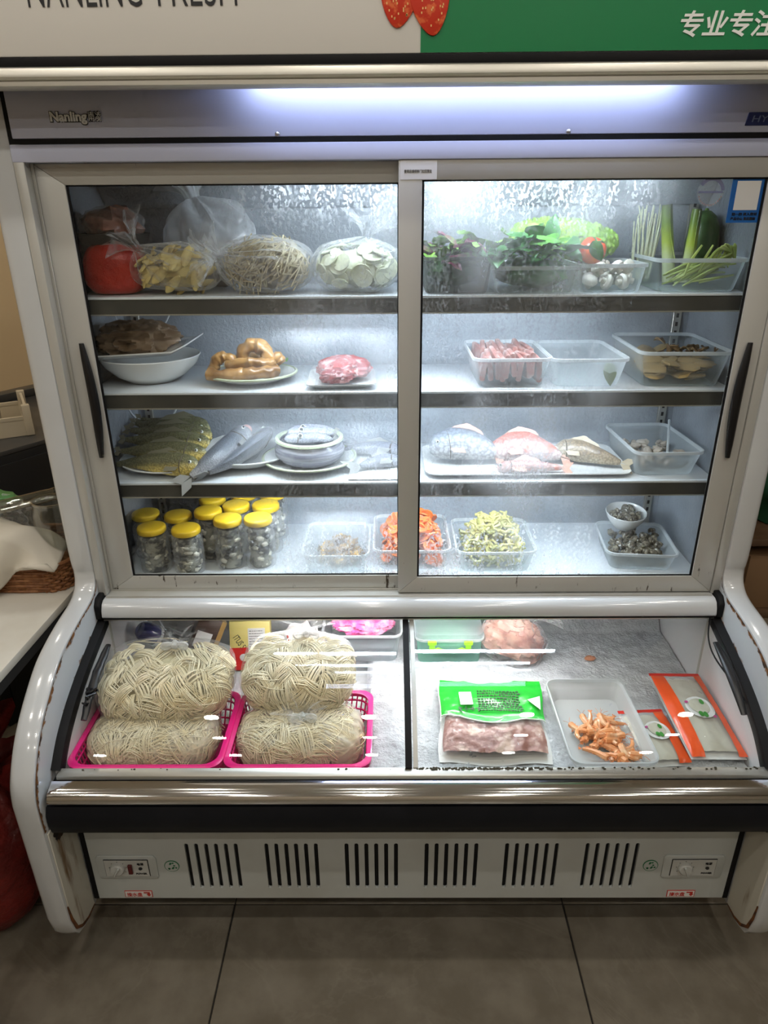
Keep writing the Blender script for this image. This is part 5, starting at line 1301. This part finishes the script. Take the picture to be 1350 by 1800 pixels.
# things behind the noodles
mat('cap_blue', (.012, .014, .10), .25, coat=.4); mat('dark_glass', (.03, .028, .026), .1, coat=.5)
T = thing('bottle', 'lying bottle with a dark blue cap behind the left noodle bag', 'bottle', (-.632, .090, .570), 0, None, (.35, -.75, .2))
part('body', MB().lathe([(0, -.10), (.030, -.10), (.032, -.095), (.032, -.02), (.026, .0), (.014, .012)], 24), 'dark_glass', T)
part('collar', MB().lathe([(.024, -.004), (.027, -.002), (.027, .006), (.024, .008)], 24), 'chrome', T)
part('cap', MB().lathe([(.026, .006), (.0265, .018), (.024, .044), (.018, .052), (0, .054)], 24), 'cap_blue', T)
mat('box_brown', (.055, .028, .020), .4); mat('box_gold', (.42, .27, .09), .35); mat('box_yellow', (.78, .66, .22), .4); mat('box_red', (.62, .02, .02), .35)
T = thing('carton', 'dark brown and gold carton leaning behind the noodle bags', 'carton', (-.520, .130, .545), 0, None, (-.3, .5, .25))
part('body', BX(-.035, .035, -.02, .02, -.05, .05), 'box_brown', T, bevel=.001)
part('gold_edge', BX(.024, .0358, -.0208, .0208, -.0505, .0505), 'box_gold', T, smooth=False)
part('pale_label', BX(-.028, .012, -.0212, -.0204, -.03, .012), 'sticker_white', T, smooth=False)
T = thing('yellow_carton', 'yellow and red food carton with a white printed slip', 'carton', (-.405, .120, .4515), 0, None, (-.28, 0, .04))
part('body', BX(-.052, .052, -.018, .018, .0, .13), 'box_yellow', T, bevel=.001)
part('red_panel', BX(-.0525, .0525, -.0192, -.0182, .0, .060), 'box_red', T, smooth=False)
words('carton_lettering', 'ITUS SI', 'print_black', T, -.044, -.0188, .088, .024, width=.040, rot=(PI/2, 1.0, 0))
lb = part('white_slip', BX(-.004, .040, -.0205, -.0194, .040, .112), 'sticker_white', T, smooth=False)
tx = MB(); random.seed(70)
for k in range(9):
    x = -.001
    while x < .034:
        l_ = random.uniform(.002, .007); tx.box(x, min(x + l_, .037), -.0211, -.0206, .104 - k*.007, .1056 - k*.007); x += l_ + .0015
part('slip_print', tx, 'print_black', lb, smooth=False)
part('picture_spot', MB().blob((-.018, -.0195, .034), (.010, .0012, .010), 14, 6), 'sticker_white', T)
mat('cookie_white', (.80, .76, .74), .4, var=((.72, .10, .12), 22., .56, .64))
T = thing('frozen_pack', 'white plastic frozen pack with red stripe behind the right noodle bag', 'pack', (-.270, .130, .520), 0, None, (-.5, 0, -.1))
part('pouch', MB().blob((0, 0, 0), (.060, .016, .050), 26, 16, .25, 20., 3.), 'cookie_white', T)
part('red_stripe', BX(-.032, -.028, -.0175, -.0125, -.02, .030), 'print_red', T, smooth=False, rot=(0, -.3, 0))
mat('pink_frozen', (.90, .10, .36), .5, var=((.95, .45, .62), 30., .42, .66), bump=(70, .8, .004))
T = tub('frozen_tub', 'clear tub heaped with bright pink frozen food', -.112, .150, .4955, .195, .150, .085, .88, 0, 'clear_tub', 'milky_rim')
solid('pink_frozen_food', folded((0, 0, .02), (.076, .052, .030), 6.6, 8., .5), 'pink_frozen', 'lump of bright pink frozen food in the clear tub', 'frozen food', loc=(-.112, .150, .5550))
mat('green_frozen', (.16, .55, .32), .4, var=((.50, .80, .62), 20., .42, .68), bump=(60, .7, .004))
mat('lime_clip', (.32, .72, .02), .35)
frosted('mint_tub', (.42, .80, .66), .45)
T = tub('clip_box', 'pale green lidded box with lime clips right of the divider', .108, .135, .4965, .165, .140, .078, .92, 0, 'mint_tub', 'milky_rim')
part('lid', MB().loft([[V((a, b, z)) for a, b in rrect(.172*s, .147*s, .02)] for s, z in ((1, .0785), (1, .086), (.97, .090), (.80, .088))]), 'clear_tub', T)
cl = part('clip', MB().box(-.052, -.038, -.080, -.0745, .048, .074).box(.038, .052, -.080, -.0745, .048, .074).box(-.056, -.034, -.081, -.0745, .066, .076).box(.034, .056, -.081, -.0745, .066, .076).tube([(-.045, -.0775, .047), (-.03, -.0775, .056), (-.012, -.0775, .047), (.012, -.0775, .047), (.03, -.0775, .056), (.045, -.0775, .047)], .0028, 6).tube([(-.052, -.0775, .045), (.052, -.0775, .045)], .0025, 6), 'lime_clip', T, bevel=.001, bseg=1)
solid('green_frozen_food', folded((0, 0, 0), (.066, .052, .030), 2.6, 8., .3), 'green_frozen', 'green frozen food inside the clip box', 'frozen food', loc=(.108, .135, .5370))
# bag of frozen meat
mat('pale_meat', (.46, .24, .185), .4, var=((.28, .095, .075), 22., .42, .66), bump=(30, .9, .008))
T = thing('meat_bag', 'clear bag of pale frozen meat leaning at the freezer back', 'meat bag', (.268, .095, .548), 0, None, (-.35, .35, -.1))
part('meat', folded((0, 0, 0), (.080, .040, .060), 7.7, 9., .55), 'pale_meat', T)
part('film', bag_shell((.088, .046, .066), (.2, -.2, 1.), 7.3, .20, 11, .20, .014, .040, 2.6, 72, 40), 'bag_film', T)
# green pouch of ribs
mat('pouch_green', (.015, .48, .035), .22, bump=(26, .5, .006), coat=.3)
mat('rib_meat', (.25, .085, .055), .35, var=((.56, .38, .30), 30., .50, .66), bump=(60, .7, .004), coat=.3)
mat('print_dark', (.004, .06, .012), .5); mat('pouch_edge', (.72, .85, .72), .3)
T = thing('rib_pouch', 'green printed vacuum pouch of frozen ribs lying on the frost', 'pouch', (.186, -.155, .4985), 0, None, (.03, 0, -.02))
def pz(u, v): return .012 + .020*math.sin(PI*min(1, max(0, u)))**.5*math.sin(PI*min(1, max(0, v)))**.5 + .0035*noise.ridged_multi_fractal(V((u*4, v*4, 1)), 1., 2., 3, 1., 2.)
def px(u, v): return ((u - .5)*(.235 + .006*math.sin(9*v)) + .012*(v - .5), (v - .5)*.245 + .005*math.sin(8*u + 1))
def sub(v0, v1, wav, dz): return lambda u, v: V((*px(u, v0 + (v1 - v0)*v + wav(u)*(1 - v)), pz(u, v0 + (v1 - v0)*v) + dz))
wv = lambda u: .05*math.sin(5*u + 2.2) - .05*u
part('green_print', MB().grid(sub(.44, 1., wv, .001), 40, 26), 'pouch_green', T, sharp=3.)
part('pale_edge', MB().tube([V((*px(u, .44 + wv(u)), pz(u, .44) + .0022)) for u in [k/40 for k in range(41)]], .0016, 5).tube([V((*px(0, v), pz(0, v) + .001)) for v in [.42 + .58*k/16 for k in range(17)]] + [V((*px(k/24, 1), pz(k/24, 1) + .001)) for k in range(25)], .0014, 5), 'pouch_edge', T)
part('ribs', MB().grid(lambda u, v: V((*px(.04 + .92*u, .06 + .42*v), pz(u, .1 + .4*v) + .004*nz((u*9, v*9, 1), 2.) - .002)), 44, 20), 'rib_meat', T, sharp=3.)
part('clear_film', MB().grid(sub(.0, .46, lambda u: 0, .0035), 36, 18), 'wrap_film', T, sharp=3.)
part('back_film', MB().grid(lambda u, v: V((*px(u, v), .001)), 8, 8), 'sticker_white', T)
part('blank_label', BX(-.070, -.042, .018, .060, .0395, .0405), 'sticker_white', T, smooth=False, rot=(0, 0, .04))
lt = MB(); random.seed(44)
for k in range(9):
    x = -.030
    while x < .062:
        l_ = random.uniform(.002, .008)
        z = pz(x/.235 + .5, (.066 - k*.0085)/.245 + .5) + .0022
        lt.box(x, x + l_, .066 - k*.0085, .0700 - k*.0085, z, z + .0012); x += l_ + .002
part('fine_print', lt, 'print_dark', T, smooth=False)
lt = MB(); random.seed(46)
for k in range(4):
    cx_ = -.072 + k*.0135
    for j in range(5):
        a_ = random.choice((0, 1)); u_ = cx_ + random.uniform(-.003, .003); v_ = .004 + random.uniform(-.004, .004)
        lt.box(u_ - (.0045 if a_ else .0008), u_ + (.0045 if a_ else .0008), v_ - (.0008 if a_ else .0055), v_ + (.0008 if a_ else .0055), .0372, .0384)
part('blurred_print', lt, 'print_dark', T, smooth=False)
part('white_arrow', MB().prism([(.082, .040), (.112, .052), (.106, .008)], 'z', .0335, .0350), 'sticker_white', T, smooth=False)
# shrimp tub and shrimps
tub('shrimp_tub', 'milky rectangular tub of orange shrimps in the freezer', .410, -.186, .4985, .170, .262, .042, .84, 0, 'white_tub')
mat('shrimp', (.80, .33, .13), .32, var=((.88, .58, .36), 34., .42, .66), coat=.3); mat('shrimp_tail', (.70, .22, .07), .35)
def shrimp_meshes(seed, bend):
    n = 14; pts = []; ang = 0.; p = V((0, 0, 0)); 
    for i in range(n):
        pts.append(p.copy()); ang += bend/n*(1 if i > 3 else .3); p = p + V((math.cos(ang), math.sin(ang), 0))*.0042
    c0 = sum(pts, V((0, 0, 0)))/n; pts = [q - c0 for q in pts]; hd = pts[0]
    body = MB().tube(pts, lambda t: (.0078 - .0040*t)*(1 + .10*math.sin(t*38))*(.75 if t < .06 else 1), 8).mesh('body', 'shrimp')
    e = pts[-1]; d = (pts[-1] - pts[-2]).normalized(); s = V((-d.y, d.x, 0)); tm = MB()
    for k in (-1, 0, 1): tm.add([e, e + d*.007 + s*(.0035*k - .0018), e + d*.009 + s*.0035*k + V((0, 0, .001)), e + d*.007 + s*(.0035*k + .0018)], [(0, 1, 2, 3)])
    tail = tm.mesh('tail', 'shrimp_tail', smooth=False)
    lg = MB()
    for k in range(5):
        b = pts[2 + k*2]; t = (pts[3 + k*2] - pts[1 + k*2]).normalized(); nrm = V((-t.y, t.x, 0)); lg.tube([b + nrm*.004, b + nrm*.010 - t*.002], .0006, 3, False)
    lg.tube([hd + V((0, 0, .001)), hd + V((-.008, .004, .003)), hd + V((-.016, .010, .001))], .0005, 3, False).tube([hd + V((0, 0, .001)), hd + V((-.008, -.004, .003)), hd + V((-.016, -.007, .001))], .0005, 3, False)
    return body, tail, lg.mesh('legs', 'shrimp_tail')
SM = [shrimp_meshes(s, b) for s, b in ((1, 2.6), (2, 1.7), (3, 3.2), (4, .9))]
random.seed(90)
for q in range(40):
    x = .410 + random.uniform(-.046, .046); y = -.280 + .115*random.random(); zz = .5035 + .007 + .014*random.random()
    T = thing('shrimp', 'curled orange cooked shrimp in the milky freezer tub', 'shrimp', (x, y, zz), 0, 'shrimps in the freezer tub', (random.uniform(-.35, .35), random.uniform(-.25, .25), random.uniform(0, 6.28)))
    b, t, l = random.choice(SM); link('body', b, T); link('tail', t, T); link('legs', l, T)
# red-striped fish ball packs
mat('pack_orange', (.86, .10, .02), .25, bump=(30, .5, .004), coat=.3); mat('pack_red', (.66, .03, .02), .3)
mat('slice_pale', (.62, .60, .50), .4, var=((.50, .46, .36), 20., .42, .68)); mat('plate_print', (.80, .79, .78), .4); mat('flower_print', (.45, .06, .22), .4); mat('herb_print', (.06, .28, .05), .4)
film('pack_film', a=.10, b=.42, rough=.07, bump=(26, .7, .006), haze=(.85, .82, .82))
def fish_pack(lab, M, w, d, t, stripes):
    T = thing('frozen_pack', lab, 'pack', (0, 0, 0), 0, 'orange-striped frozen packs'); T.matrix_basis = M
    def s(u, v): return V(((u - .5)*w, (v - .5)*d, t*(.25 + .75*math.sin(PI*u)**.45*math.sin(PI*min(1, max(.0, v)))**.45) + .0016*nz((u*8, v*8, 3), 1.4)))
    part('filling', MB().grid(lambda u, v: s(.05 + .9*u, .06 + .88*v) + V((0, 0, -.003)), 24, 24), 'slice_pale', T)
    part('underside', MB().grid(lambda u, v: V(((u - .5)*w, (v - .5)*d, .0)), 2, 2), 'sticker_white', T)
    part('film', MB().grid(lambda u, v: s(u, v) + V((0, 0, .0016)), 26, 26), 'pack_film', T, sharp=3.)
    for a, b in stripes: part('orange_stripe', MB().grid(lambda u, v: s(a + (b - a)*u, v) + V((0, 0, .0030)), 8, 26), 'pack_orange', T, sharp=3.)
    part('red_seal', MB().grid(lambda u, v: V(((u - .5)*w*1.02, d*.5 + .010*v, t*.25 + .001)), 8, 2), 'pack_red', T)
    pc = s(.55, .52)
    def disc(cx, cy, r, dz, k=1., n=26):
        return MB().add([s(cx + r*math.cos(2*PI*q/n)/w, cy + k*r*math.sin(2*PI*q/n)/d) + V((0, 0, dz)) for q in range(n)], [tuple(range(n))])
    cx, cy = .56, .52
    o = part('plate_print', disc(cx, cy, w*.27, .0042), 'plate_print', T, smooth=False)
    part('food_print', disc(cx - .01, cy + .01, w*.19, .0052), 'slice_pale', o, smooth=False)
    for fx, fy, m in ((.07, .06, 'herb_print'), (-.06, -.09, 'herb_print'), (.02, -.10, 'herb_print')): part('herb', disc(cx + fx, cy + fy, w*.045, .0060, 1.5, 9), m, o, smooth=False)
    for fx, fy in ((-.22, .06), (.18, -.12)): part('flower', disc(cx + fx, cy + fy, w*.035, .0060, 1., 7), 'flower_print', o, smooth=False)
    return T
def place(x, y, z, rx, ry, rz): return Matrix.Translation((x, y, z)) @ Matrix.Rotation(rz, 4, 'Z') @ Matrix.Rotation(ry, 4, 'Y') @ Matrix.Rotation(rx, 4, 'X')
fish_pack('clear orange-striped frozen pack leaning against the right freezer wall', place(.634, -.158, .520, .10, .04, .03), .118, .240, .020, ((.0, .24), (.84, 1.)))
fish_pack('clear orange-striped frozen pack lying below the larger one', place(.528, -.208, .4985, .05, 0, .06), .100, .150, .022, ((.72, .98),))
mat('blot', (.52, .22, .12), .6)
solid('meat_scrap', folded((0, 0, 0), (.014, .008, .006), 3.3, 6., .5, 20, 12), 'blot', 'small brown scrap frozen into the back frost', 'scrap', loc=(.468, .085, .502))

# dirt: mildew specks along the lid sill and a black-brown crust under the bumper
mat('mildew', (.035, .028, .012), .8); random.seed(101); mb = MB()
for q in range(260):
    x = random.choice((random.uniform(.0, .30), random.uniform(.0, .68), random.uniform(-.66, .0) if q % 5 == 0 else random.uniform(.02, .2))); r = random.uniform(.0006, .0022)
    mb.blob((x, -.3335 - random.uniform(-.002, .003), .5402), (r*1.6, r, r*.6), 6, 4)
part('mildew_specks', mb, 'mildew', FR, kind='stuff')
mat('crust', (.05, .026, .012), .85, var=((.012, .009, .008), 50., .4, .65), bump=(80, 1., .004))
for s in (-1, 1):
    part('rust_crust', folded((s*(Wp - .002), -.358, .415), (.003, .030 if s < 0 else .014, .034 if s < 0 else .018), 5.5 + s, 8., .7, 26, 16), 'crust', FR)
# ------------------------------------------------------------------ left side of the room
mat('table_white', (.66, .63, .56), .4, var=((.58, .54, .46), 6., .4, .7)); mat('table_under', (.02, .02, .02), .7); mat('black_cabinet', (.012, .012, .013), .4); mat('cabinet_top', (.06, .058, .055), .35)
T = thing('side_table', 'white-topped table left of the refrigerator', 'table', (-1.20, .02, 0))
part('top', MB().prism([(-.55, -.62), (.375, -.62), (.405, .30), (-.55, .30)], 'z', .700, .720), 'table_white', T, bevel=.002)
part('edge_band', MB().prism([(-.545, -.615), (.370, -.615), (.400, .295), (-.545, .295)], 'z', .672, .700), 'table_under', T, smooth=False)
for x, y in ((-.5, -.55), (.32, -.55), (-.5, .25), (.35, .25)): part('leg', BX(x - .02, x + .02, y - .02, y + .02, 0, .672), 'table_under', T, smooth=False)
T = thing('black_cabinet', 'black cabinet behind the wicker basket', 'cabinet', (-1.20, .569, 0), 0, None, (0, 0, 1.02))
part('body', BX(-.18, .60, .0, .60, .0, .885), 'black_cabinet', T, bevel=.003)
part('top', BX(-.19, .61, .0, .61, .885, .90), 'cabinet_top', T, bevel=.003)
for x in (.03, .41): part('door', BX(x - .18, x + .18, -.006, .0, .06, .86), 'black_cabinet', T, bevel=.002)
part('upstand', BX(-.19, .61, .55, .61, .90, .93), 'cabinet_top', T, bevel=.003)
# beige crate
mat('crate_beige', (.60, .52, .38), .45)
T = thing('plastic_crate', 'beige plastic crate on the black cabinet', 'crate', (-1.375, .766, .901), 0, None, (0, 0, .52))
cw, cd, ch = .30, .22, .092
mb = MB()
for sx in (-1, 1): mb.box(sx*cw/2 - .004, sx*cw/2 + .004, -cd/2, cd/2, .0, .012).box(sx*cw/2 - .004, sx*cw/2 + .004, -cd/2, cd/2, .060, ch)
for sy in (-1, 1): mb.box(-cw/2, cw/2, sy*cd/2 - .004, sy*cd/2 + .004, .0, .052).box(-cw/2, cw/2, sy*cd/2 - .006, sy*cd/2 + .006, .052, .062)
part('walls', mb, 'crate_beige', T, smooth=False)
part('base', BX(-cw/2, cw/2, -cd/2, cd/2, .0, .004), 'crate_beige', T, smooth=False)
for sx in (-1, 1):
    for sy in (-1, 1): part('corner_post', BX(sx*cw/2 - .012, sx*cw/2 + .012, sy*cd/2 - .012, sy*cd/2 + .012, 0, ch + .006), 'crate_beige', T, bevel=.003)
for k in range(8): part('slat', BX(cw/2 - .003, cw/2 + .003, -cd/2 + .02 + k*.025, -cd/2 + .028 + k*.025, .012, .060), 'crate_beige', T, smooth=False)
mat('cup_steel', (.45, .42, .38), .25, metal=.8)
solid('metal_cup', MB().lathe([(.030, 0), (.034, .075), (.036, .078), (.032, .077), (.028, .004), (0, .003)], 24), 'cup_steel', 'steel cup standing in the beige crate', 'cup', loc=(-1.33, .78, .907))
# wicker basket with glassware
mat('wicker', (.20, .075, .025), .5, var=((.32, .14, .05), 40., .4, .7))
T = thing('wicker_basket', 'brown wicker basket on the white table', 'basket', (-1.03, .170, .7205))
bw, bd_, bh = .44, .24, .068
mb = MB()
for k in range(9):
    z = .004 + k*.0072; pts = []
    per = rrect(bw, bd_, .05, 8); n = len(per); m = n*6
    for q in range(m + 1):
        a, b = per[(q//6) % n], per[(q//6 + 1) % n]; f = (q % 6)/6; x, y = a[0] + (b[0] - a[0])*f, a[1] + (b[1] - a[1])*f
        pts.append((x, y, z))
    L = 0.; out = []
    for q, p in enumerate(pts):
        if q: L += math.dist(p, pts[q-1])
        off = .0028*math.sin(L*260 + PI*(k % 2)); r = math.hypot(p[0], p[1]); out.append((p[0]*(1 + off/r), p[1]*(1 + off/r), p[2]))
    mb.tube(out, .0036, 5, False)
part('weave', mb, 'wicker', T, kind='stuff')
st = MB(); per = rrect(bw, bd_, .05, 8)
for q in range(0, len(per)): st.tube([(per[q][0], per[q][1], 0), (per[q][0], per[q][1], bh)], .0022, 5)
for q in range(16): st.tube([(-bw/2 + .05 + q*.0225, -bd_/2, 0), (-bw/2 + .05 + q*.0225, -bd_/2, bh)], .0022, 5)
part('stakes', st, 'wicker', T, kind='stuff')
part('base', MB().prism(rrect(bw - .01, bd_ - .01, .05, 8), 'z', 0, .004), 'wicker', T, smooth=False)
part('rim', MB().tube([(a, b, bh) for a, b in per] + [(per[0][0], per[0][1], bh)], .0055, 7), 'wicker', T)
def glassm():
    m, nt, out = _new('thick_glass')
    tr = N(nt, 'ShaderNodeBsdfTransparent'); tr.inputs[0].default_value = (.90, .91, .88, 1)
    gl = N(nt, 'ShaderNodeBsdfGlossy'); gl.inputs['Roughness'].default_value = .03
    lw = N(nt, 'ShaderNodeLayerWeight'); lw.inputs[0].default_value = .45
    f = mathn(nt, 'ADD', mathn(nt, 'MULTIPLY', lw.outputs['Facing'], .55), .05, True)
    mx = N(nt, 'ShaderNodeMixShader'); nt.links.new(f, mx.inputs[0]); nt.links.new(tr.outputs[0], mx.inputs[1]); nt.links.new(gl.outputs[0], mx.inputs[2]); nt.links.new(mx.outputs[0], out.inputs[0])
glassm()
def tumbler(x, y, z, r, h, rot, lab):
    T = thing('glass_jar', lab, 'glass jar', (x, y, z), 0, None, rot)
    part('wall', MB().lathe([(0, 0), (r*.88, 0), (r*.94, .006), (r, h*.3), (r, h*.86), (r*.92, h*.93), (r*.94, h), (r*.88, h), (r*.86, h*.93), (r*.93, h*.84), (r*.93, h*.3), (r*.84, .012), (0, .010)], 28), 'thick_glass', T)
    part('rim_band', MB().lathe([(r*.90, h - .004), (r*.98, h - .004), (r*.98, h), (r*.90, h)], 28), 'thick_glass', T)
tumbler(-.858, .135, .726, .044, .200, (.0, .03, 0), 'tall clear glass jar standing in the wicker basket')
tumbler(-.965, .215, .726, .042, .150, (.10, -.05, 0), 'clear glass jar behind the white cloth')
tumbler(-1.00, .120, .905, .016, .16, (0, 1.40, .25), 'slim clear glass tube lying across the jars')
mat('pack_green', (.06, .22, .06), .35); film('pack_clear', a=.16, b=.55, rough=.08, bump=(40, .9, .006))
T = thing('glass_pack', 'clear plastic pack with green top and blue ring in the basket', 'pack', (-1.02, .19, .850))
part('film', MB().blob((0, 0, 0), (.085, .060, .062), 36, 22, .3, 24., 2.), 'pack_clear', T)
part('green_top', MB().blob((-.02, .02, .048), (.070, .045, .016), 20, 10, .3, 18., 5.), 'pack_green', T)
part('blue_ring', MB().tube([(.030 + .020*math.cos(2*PI*k/24), -.066, -.012 + .012*math.sin(2*PI*k/24)) for k in range(25)], .0022, 5, False), 'sticker_blue', T)
mat('napkin', (.66, .62, .54), .8)
def drape(u, v):
    """cloth thrown over the glassware, its front edge hanging down before the basket"""
    x = -1.06 + .225*u; top = .872 - .075*max(0, u - .45)**1.3*2.2
    zb = .762 + .016*math.sin(u*9 + 1.0) + .045*max(0, u - .72)*2.5
    if v < .4: y = .150 - (.150 - .040)*(v/.4); z = top + .012*math.sin(v/.4*PI)
    else: y = .040 - .012*math.sin((v - .4)/.6*PI*.8); z = top + (zb - top)*((v - .4)/.6)
    y += .014*math.sin(u*17 + v*3.5)*min(1, v*1.5); z += .012*math.sin(u*9 + v*7) + .006*nz((u*4, v*4, 2), 1.)
    return V((x + .012*math.sin(v*5), y, z))
o = solid('white_napkin', MB().grid(drape, 40, 32), 'napkin', 'folded off-white cloth hanging over the wicker basket', 'cloth', sharp=3.)
md = o.modifiers.new('thick', 'SOLIDIFY'); md.thickness = .003
solid('crumpled_tissue', folded((0, 0, .012), (.060, .045, .022), 9.1, 7., .5), 'napkin', 'crumpled white tissue on the table before the basket', 'tissue', loc=(-1.02, -.035, .7215))
mat('red_sack', (.20, .014, .010), .45, var=((.10, .007, .006), 9., .4, .7), bump=(14, .8, .02))
solid('red_sack', bag_shell((.125, .13, .20), (.2, .1, 1.), 4.2, .30, 9, .15, .03, .05, 2.4, 60, 36, -.185), 'red_sack', 'crumpled red plastic sack on the floor under the table', 'bag', loc=(-.985, -.21, .186))
# ------------------------------------------------------------------ right side of the room
mat('rack_wood', (.10, .055, .028), .55, var=((.16, .09, .05), 14., .4, .7), stretch=(1, 1, .2)); mat('green_cloth', (.015, .10, .045), .7, bump=(20, .5, .01)); mat('carton_brown', (.24, .14, .07), .7)
T = thing('wooden_rack', 'dark wooden rack right of the refrigerator', 'rack', (1.12, .42, 0))
for x in (-.24, .24):
    for y in (-.17, .17): part('post', BX(x - .018, x + .018, y - .018, y + .018, 0, 1.35), 'rack_wood', T, bevel=.002)
for z in (.18, .52, .74, 1.05, 1.32): part('shelf_board', BX(-.25, .25, -.18, .18, z, z + .02), 'rack_wood', T, bevel=.002)
solid('green_sack', folded((0, 0, .09), (.17, .13, .15), 2.1, 5., .35), 'green_cloth', 'dark green sack on the wooden rack', 'sack', loc=(1.10, .40, .762))
solid('wicker_tray', MB().loft([[V((a, b, z)) for a, b in rrect(w, d, .04)] for w, d, z in ((.30, .22, 0), (.36, .28, .08), (.365, .285, .085), (.35, .27, .08), (.29, .21, .006))]), 'wicker', 'brown woven tray on top of the wooden rack', 'tray', loc=(1.10, .40, 1.072))
T = thing('paper_carton', 'brown paper carton on the lower rack board', 'carton', (1.10, .40, .541))
part('body', BX(-.18, .18, -.14, .14, 0, .16), 'carton_brown', T, bevel=.002)
part('tape', BX(-.02, .02, -.1405, .1405, -.0005, .1606), 'box_gold', T, smooth=False)
